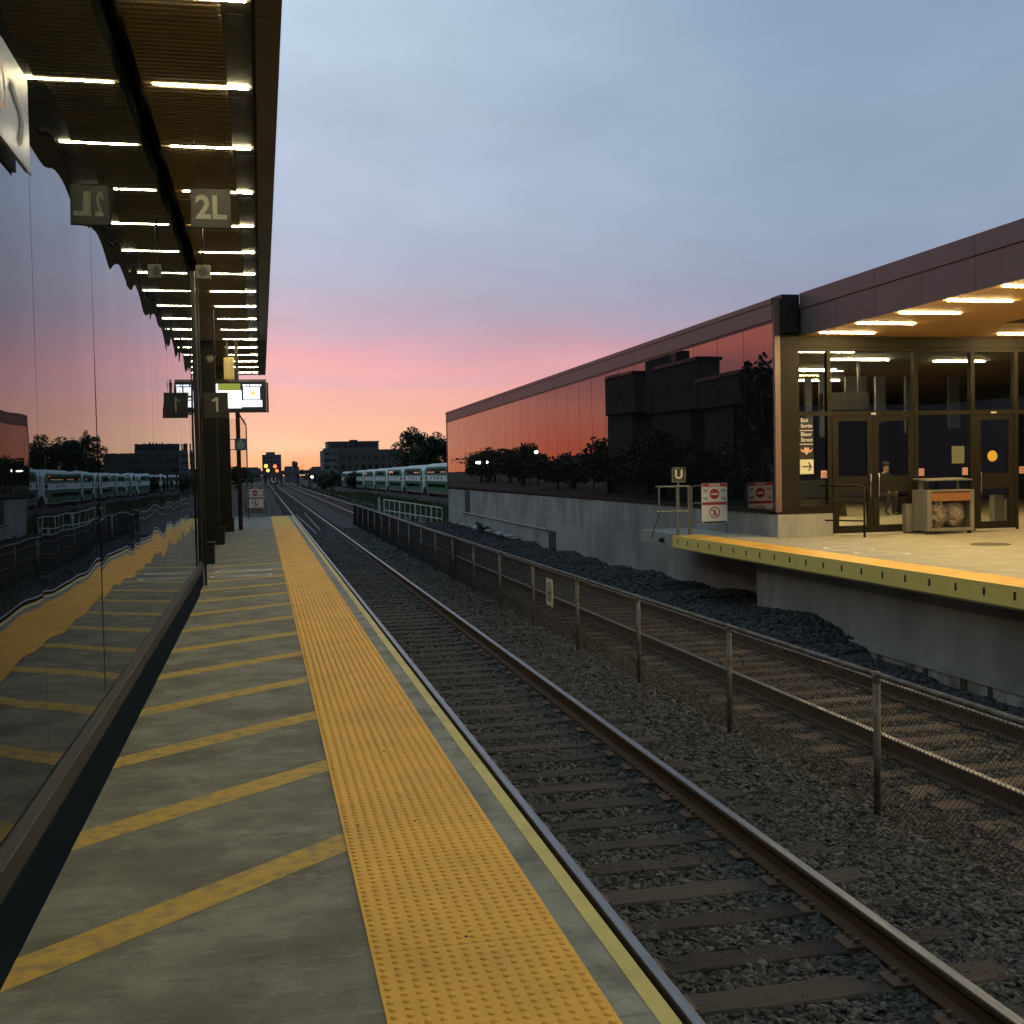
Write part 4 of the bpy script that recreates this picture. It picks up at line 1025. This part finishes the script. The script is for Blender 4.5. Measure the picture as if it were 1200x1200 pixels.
# grass field between tracks and train
n=26000; x=rng.uniform(8.6,21.8,n); y=rng.uniform(66,260,n)
z=np.array([ground_z(a,b) for a,b in zip(x,y)])
hgt=rng.uniform(.15,.55,n)*(1+.8*(rng.uniform(size=n)>.93)); wd=rng.uniform(.04,.10,n)*(1+y/120); dx=rng.normal(0,.12,n)
V=np.stack([np.stack([x-wd,y,z-.02],1),np.stack([x+wd,y,z-.02],1),np.stack([x+dx,y+dx,z+hgt],1)],1).reshape(-1,3)
o=np_mesh('grass',V,np.arange(n*3).reshape(-1,3),'grass'); tag(o,'rough dark green grass on the slope between the tracks and the train','grass',kind='stuff')
# low weeds along the wall foot
w=empty('weed_clump',(9.6,50,GZ),'dry weeds and pale debris at the foot of the far concrete wall','plant')
crown(9.5,49.5,-1.15,.35,1.6,.35,300,.09,9,'stems','grass',w)
mb=MB()
for q in range(14):
    yy=44+q*.9+random.uniform(-.3,.3); a=random.uniform(-.5,.5); mb.hexa([(9.5,yy,-1.22),(9.75,yy+.1,-1.22),(9.7,yy+.6+a*.2,-1.2),(9.45,yy+.5,-1.2)],[(9.5,yy,-1.17),(9.75,yy+.1,-1.16),(9.7,yy+.6+a*.2,-1.12),(9.45,yy+.5,-1.15)])
mb.build('debris','old_concrete',w)

# ------------------------------------------------------------------ distant buildings
def windows(par,x0,x1,y,z0,z1,nx,nz,fw=.6,fh=.5,m='far_glass',name='window'):
    dx=(x1-x0)/nx; dz=(z1-z0)/nz
    for i in range(nx):
        for j in range(nz):
            q=MB(); cx=x0+(i+.5)*dx; c_z=z0+(j+.5)*dz
            q.box(cx-dx*fw/2,cx+dx*fw/2,y-.06,y-.002,c_z-dz*fh/2,c_z+dz*fh/2); q.build(name,m,par)
b=empty('brick_building',(31,380,-3.5),'wide brown mid rise with a glazed grey penthouse, left of the tall trees','building')
mb=MB(); mb.box(20.0,46,380,400,-4,9.0); w1=mb.build('wall','brick',b)
mb=MB(); mb.box(20.0,25,379.5,380,-4,9.6); mb.build('left_wing','grey_wall',b)
mb=MB(); mb.box(21.8,38.5,382,398,9.0,11.6); mb.build('penthouse','grey_wall',b)
mb=MB(); mb.box(21.5,38.8,381.7,398.2,11.6,11.85); mb.box(29.5,32,388,392,11.85,12.5); mb.build('roof_slab','black_metal',b)
windows(b,22.5,38,382,9.6,11.3,8,1,.85,.8); windows(b,25.5,45,380,-1,7.8,9,3,.45,.45); windows(b,20.2,24.8,379.5,0,9,2,4,.7,.3)
b=empty('apartment_tower',(6,700,-5),'distant mauve apartment tower rising above the bridge lamps','building')
mb=MB(); mb.box(.85,12.0,700,725,-6,13.2); mb.build('wall','tower_wall',b)
mb=MB(); mb.box(3.2,8.5,703,720,13.2,14.8); mb.build('penthouse','tower_wall',b)
windows(b,1.2,11.6,700,1,12.6,5,5,.5,.4)
for i,(x0,x1,y,z1,m_,lab) in enumerate(((12.3,20,620,5.0,'grey_wall','low grey distant block right of the apartment tower'),(16,18.6,600,7.6,'tower_wall','thin distant block poking above the low grey block'),(-9,0,520,4.2,'dark_wall','dark low distant building left of the apartment tower'),(24,34,560,4.2,'dark_wall','dark low distant building left of the brown mid rise'))):
    b=empty('distant_building',((x0+x1)/2,y,-5),lab,'building'); mb=MB(); mb.box(x0,x1,y,y+15,-6,z1); mb.build('wall',m_,b)
    mb=MB(); mb.box(x0+.3,x1-1.2,y+1,y+12,z1,z1+.5); mb.build('roof','black_metal',b); windows(b,x0+.4,x1-.4,y,0,z1-.6,3,2)
# bridge
b=empty('road_bridge',(6,280,-2),'low concrete road bridge crossing over the tracks in the distance','bridge')
mb=MB(); mb.box(-14,15.5,280,288,1.25,1.95); mb.build('deck','bridge',b)
mb=MB(); mb.box(-14,15.5,279.9,280.0,1.95,2.3)
mb.build('parapet','grey_wall',b)
for x in (-6,-2.2,.9,4.8,8.8,11.6,14.6):
    mb=MB(); mb.box(x-.25,x+.25,281,287,-2.8,1.25); mb.build('pier','bridge',b)
# signals on / before the bridge
for (x,z,mm,lab) in ((1.15,3.4,'lamp_amber','amber lit lamp left of the pair above the bridge'),(3.2,3.3,'lamp_red','red lit signal on the middle mast above the bridge'),(9.35,2.85,'lamp_red','single red lit signal right of the middle above the bridge')):
    s=empty('railway_signal',(x,272,-2),lab,'signal','lit signals seen above the bridge')
    mb=MB(); mb.tube([(x,272,-2),(x,272,z)],.10,6); mb.build('mast','black_metal',s)
    mb=MB(); mb.box(x-.35,x+.35,272.05,272.25,z-1.45,z+.45); mb.build('head','black_metal',s)
    mb=MB(); mb.ball((x,271.9,z),.42,10,6); mb.build('lamp',mm,s)
    if x<9:
        mb=MB(); mb.ball((x+.42,271.9,z-1.05),.38,10,6); mb.build('lamp',mm,s)
s=empty('street_lamp',(11.2,262,-3),'white lit lamp low to the right of the bridge','lamp')
mb=MB(); mb.tube([(11.2,262,-3),(11.2,262,.7)],.08,6); mb.build('pole','black_metal',s)
mb=MB(); mb.ball((11.2,261.8,.7),.26,10,6); mb.build('lamp','lamp_white',s)
for i,(x,y,h,lab) in enumerate(((18.3,300,7.4,'slim pale pole standing left of the brown mid rise'),(33.6,205,8.3,'slim pale pole in front of the tall trees behind the train'))):
    s=empty('utility_pole',(x,y,-3),lab,'pole'); mb=MB(); mb.tube([(x,y,-3),(x,y,-3+h)],[.14,.09],6); mb.build('pole','steel',s)
    mb=MB(); mb.box(x-.3,x+.3,y-.05,y+.05,-3+h-.25,-3+h-.15); mb.build('cross_arm','steel',s)

# ------------------------------------------------------------------ world left of the platform (seen mirrored in the station glass)
def far_block(x0,x1,y0,y1,z0,z1,m_,lab,legs=False,par=None):
    b=empty('office_building',(x1,(y0+y1)/2,-2),lab,'building'); mb=MB(); mb.box(x0,x1,y0,y1,z0,z1); mb.build('wall',m_,b)
    q=MB(); q.box(x0-.2,x1+.2,y0-.2,y1+.2,z1,z1+.35); q.build('roof','black_metal',b)
    if legs:
        q=MB(); q.box(x0+.5,x1-.6,y0+(y1-y0)*.28,y1-.2,-2,z0-.01); q.build('podium','dark_wall',b)
    nz=max(1,int((z1-z0)/3.2)); ny=max(1,int((y1-y0)/6))
    for i in range(ny):
        for j in range(nz):
            yy=y0+(i+.5)*(y1-y0)/ny; zz=z0+(j+.5)*(z1-z0)/nz
            q=MB(); q.box(x1+.002,x1+.06,yy-1.2,yy+1.2,zz-.5,zz+.5); q.build('window','interior_wall',b)
    return b
far_block(-40,-25,88,101.5,7.3,9.0,'dark_wall','low raised dark deck mirrored at the near end of the station glass',True)
far_block(-31,-25,102,113.8,7.4,10.2,'dark_wall','lower raised dark office block mirrored in the station glass',True)
far_block(-28,-25,114,127,7.6,12.6,'dark_wall','middle raised dark office block with antenna mirrored in the station glass',True)
far_block(-27.6,-26,127.3,133.5,8.0,16.5,'dark_wall','tallest slab of the dark office group mirrored in the station glass',True)
far_block(-30,-25,135.5,146,8.3,13.0,'dark_wall','last raised dark office block mirrored in the station glass',True)
b=empty('rooftop_antenna',(-30,120,12.9),'thin antenna standing on the middle mirrored office block','antenna')
mb=MB(); mb.tube([(-26,121.5,12.9),(-26,121.5,17.5)],.12,5); mb.box(-26.9,-25.3,120.9,122.1,13,14.3); mb.build('mast','black_metal',b)
for i in range(24):
    y=80+i*11+random.uniform(-5,5); x=-20-i*1.1+random.uniform(-4,4)
    tree(x,y,-1.7,random.choice((3.2,4.0,5.2,6.6))+i*.14,random.uniform(7,14),
      'dark lineside tree number %d mirrored in the station glass'%0 if False else ['rounded','tall','low spreading','sparse'][i%4]+' dark tree left of the tracks, '+['nearest row','second stretch','third stretch','farthest stretch'][i//6]+' mirrored in the station glass',
      n=2000,ls=.32,group='trees left of the tracks seen only mirrored')
tree(-12.5,70.8,-1.7,10.2,3.4,'slender tall tree mirrored beside the station corner column',n=2200,ls=.2,clumps=20)
for i,(x,y,z) in enumerate(((-30,262,3.2),(-30,252,3.2),(-30,208,4.6),(-30,170,4.6))):
    s=empty('street_lamp',(x,y,-1.7),['farthest white','third white','second white','nearest white'][i]+' lit lamp left of the tracks, mirrored low in the station glass','lamp','lit lamps mirrored in the station glass')
    mb=MB(); mb.tube([(x,y,-1.7),(x,y,z)],.09,6); mb.build('pole','black_metal',s)
    mb=MB(); mb.ball((x+.3,y,z),.32,8,5); mb.build('lamp','lamp_white',s)

# ------------------------------------------------------------------ world, sun
SUN_AZ=math.radians(0.8); SUN_EL=math.radians(0.5)
wd=bpy.data.worlds.new('World'); sc.world=wd; wd.use_nodes=True
n=wd.node_tree; N=n.nodes; L=n.links; N.clear()
out=N.new('ShaderNodeOutputWorld'); bg=N.new('ShaderNodeBackground'); L.new(bg.outputs[0],out.inputs[0])
tc=N.new('ShaderNodeTexCoord'); sep=N.new('ShaderNodeSeparateXYZ'); L.new(tc.outputs['Generated'],sep.inputs[0])
def math_(op,a,b=None,c=None):
    m=N.new('ShaderNodeMath'); m.operation=op
    for i,v in enumerate((a,b,c)):
        if v is None: continue
        if isinstance(v,(int,float)): m.inputs[i].default_value=v
        else: L.new(v,m.inputs[i])
    return m.outputs[0]
def srgb(r,g,b):
    f=lambda c:(c/255/12.92 if c/255<=.04045 else ((c/255+.055)/1.055)**2.4); return (f(r),f(g),f(b),1)
def ramp(fac,stops):
    r=N.new('ShaderNodeValToRGB'); e=r.color_ramp.elements
    while len(e)<len(stops): e.new(.5)
    for i,(deg,c) in enumerate(stops): e[i].position=max(0,min(1,math.sin(math.radians(deg))/.5)); e[i].color=srgb(*c)
    L.new(fac,r.inputs[0]); return r.outputs[0]
az=math_('ARCTAN2',sep.outputs[0],sep.outputs[1])     # 0 = +Y
# cloud streak noise
mp=N.new('ShaderNodeMapping'); mp.inputs['Scale'].default_value=(1.6,1.6,6.0); mp.inputs['Location'].default_value=(3.1,.4,.2); mp.inputs['Rotation'].default_value=(0.05,-.09,0); L.new(tc.outputs['Generated'],mp.inputs[0])
no=N.new('ShaderNodeTexNoise'); no.inputs['Scale'].default_value=1.5; no.inputs['Detail'].default_value=7; no.inputs['Roughness'].default_value=.5; L.new(mp.outputs[0],no.inputs[0])
cl=math_('SUBTRACT',no.outputs[0],.5)
zf=math_('MULTIPLY_ADD',cl,.085,sep.outputs[2])
fz=math_('MULTIPLY',zf,2.0)
stops_c=[(0,(255,180,130)),(.8,(255,206,166)),(1.9,(254,198,168)),(3.0,(251,190,172)),(4.2,(249,186,176)),(4.8,(234,182,184)),(5.5,(246,180,180)),(6.1,(238,176,184)),(7.0,(208,180,196)),(9,(188,186,206)),(12,(180,190,212)),(16,(186,200,222)),(20,(192,210,230)),(26,(198,218,238))]
stops_r=[(0,(236,124,96)),(.9,(240,144,122)),(2.0,(236,150,134)),(3.2,(230,152,146)),(4.4,(222,148,152)),(5.2,(200,146,160)),(6.2,(166,146,168)),(8.0,(148,152,176)),(10,(144,157,180)),(14,(142,161,184)),(19,(137,161,184)),(24,(129,157,182)),(29.9,(122,152,180))]
stops_l=[(0,(238,108,78)),(1.5,(234,122,104)),(3.2,(222,136,124)),(4.6,(182,122,126)),(5.4,(192,122,124)),(6.6,(236,140,128)),(9,(232,150,138)),(12,(196,142,148)),(16,(166,158,184)),(20,(150,166,194)),(29.9,(130,156,188))]
stops_b=[(0,(120,112,128)),(2,(118,118,140)),(5,(112,124,150)),(10,(108,132,160)),(18,(110,140,170)),(29.9,(116,150,182))]
c0=ramp(fz,stops_c); c1=ramp(fz,stops_r); c2=ramp(fz,stops_l)
fr=math_('SMOOTH_MIN',1.0,math_('MAXIMUM',0.0,math_('MULTIPLY',math_('SUBTRACT',az,.03),2.3)),.2)
fl=math_('SMOOTH_MIN',1.0,math_('MAXIMUM',0.0,math_('MULTIPLY',math_('SUBTRACT',-.06 if False else 0.0,math_('ADD',az,.07)),5.5)),.1)
mx=N.new('ShaderNodeMix'); mx.data_type='RGBA'; L.new(fr,mx.inputs[0]); L.new(c0,mx.inputs[6]); L.new(c1,mx.inputs[7])
mx2=N.new('ShaderNodeMix'); mx2.data_type='RGBA'; L.new(fl,mx2.inputs[0]); L.new(mx.outputs[2],mx2.inputs[6]); L.new(c2,mx2.inputs[7])
# brightness modulation by soft cloud
mp4=N.new('ShaderNodeMapping'); mp4.inputs['Scale'].default_value=(3.2,3.2,8.0); mp4.inputs['Rotation'].default_value=(.1,-.35,.2); L.new(tc.outputs['Generated'],mp4.inputs[0])
no4=N.new('ShaderNodeTexNoise'); no4.inputs['Scale'].default_value=2.2; no4.inputs['Detail'].default_value=9; no4.inputs['Roughness'].default_value=.62; L.new(mp4.outputs[0],no4.inputs[0])
mod=math_('ADD',math_('MULTIPLY_ADD',cl,.36,1.0),math_('MULTIPLY',math_('SUBTRACT',no4.outputs[0],.5),.26))
mm=N.new('ShaderNodeMix'); mm.data_type='RGBA'; mm.blend_type='MULTIPLY'; mm.inputs[0].default_value=1; L.new(mx2.outputs[2],mm.inputs[6]); L.new(mod,mm.inputs[7])
# rear hemisphere: dim dusk blue
aaz=math_('ABSOLUTE',az); side=math_('MINIMUM',1.0,math_('MAXIMUM',0.0,math_('MULTIPLY',math_('SUBTRACT',aaz,.75),1.6)))
cb0=ramp(fz,stops_b); mw=N.new('ShaderNodeMix'); mw.data_type='RGBA'; mw.blend_type='MULTIPLY'; L.new(math_('LESS_THAN',az,0.0),mw.inputs[0]); L.new(cb0,mw.inputs[6]); mw.inputs[7].default_value=(2.6,2.3,1.9,1); cb=mw.outputs[2]
mx3=N.new('ShaderNodeMix'); mx3.data_type='RGBA'; L.new(side,mx3.inputs[0]); L.new(mm.outputs[2],mx3.inputs[6]); L.new(cb,mx3.inputs[7])
back=math_('MULTIPLY_ADD',sep.outputs[1],.4,.80); back=math_('MINIMUM',1.0,math_('MAXIMUM',.5,back))
mb2=N.new('ShaderNodeMix'); mb2.data_type='RGBA'; mb2.blend_type='MULTIPLY'; mb2.inputs[0].default_value=1; L.new(mx3.outputs[2],mb2.inputs[6]); L.new(back,mb2.inputs[7])
sky=N.new('ShaderNodeTexSky'); sky.sky_type='NISHITA'; sky.sun_disc=False; sky.sun_elevation=SUN_EL; sky.sun_rotation=SUN_AZ
sk=N.new('ShaderNodeMix'); sk.data_type='RGBA'; sk.blend_type='ADD'; sk.inputs[0].default_value=.003; L.new(mb2.outputs[2],sk.inputs[6]); L.new(sky.outputs[0],sk.inputs[7])
L.new(sk.outputs[2],bg.inputs[0]); bg.inputs[1].default_value=1.0
sl_=bpy.data.lights.new('sun','SUN'); sl_.energy=.03; sl_.angle=math.radians(45); sl_.color=(1,.55,.35)
so=bpy.data.objects.new('sun',sl_); COL.objects.link(so)
dv=Vector((math.sin(SUN_AZ)*math.cos(math.radians(2)),math.cos(SUN_AZ)*math.cos(math.radians(2)),math.sin(math.radians(2))))
so.rotation_euler=dv.to_track_quat('Z','Y').to_euler()

# ------------------------------------------------------------------ camera
f=1340.; vx,vy=306.-600,556.-600; roll=.020
cr,sr=math.cos(roll),math.sin(roll); xu=cr*vx-sr*vy; yu=sr*vx+cr*vy
th=math.atan2(-yu,f); psi=math.atan2(-xu*math.cos(th),f)
fwd=Vector((math.sin(psi)*math.cos(th),math.cos(psi)*math.cos(th),-math.sin(th)))
r0=Vector((math.cos(psi),-math.sin(psi),0)); d0=-(r0.cross(fwd))
IR=cr*r0+sr*d0; ID=-sr*r0+cr*d0
cam=bpy.data.cameras.new('camera'); cam.sensor_width=36; cam.lens=f/1200*36; cam.clip_end=6000; cam.clip_start=.05
co=bpy.data.objects.new('camera',cam); COL.objects.link(co)
R=Matrix((IR,-ID,-fwd)).transposed()
co.matrix_world=Matrix.Translation((0,0,CAMZ))@R.to_4x4()
sc.camera=co
sc.view_settings.view_transform='Standard'; sc.view_settings.look='None'; sc.view_settings.exposure=0; sc.view_settings.gamma=1
sc.cycles.max_bounces=8; sc.cycles.transparent_max_bounces=12; sc.cycles.caustics_reflective=False; sc.cycles.caustics_refractive=False
sc.cycles.sample_clamp_indirect=4
sc.render.engine='CYCLES'; sc.cycles.use_denoising=True
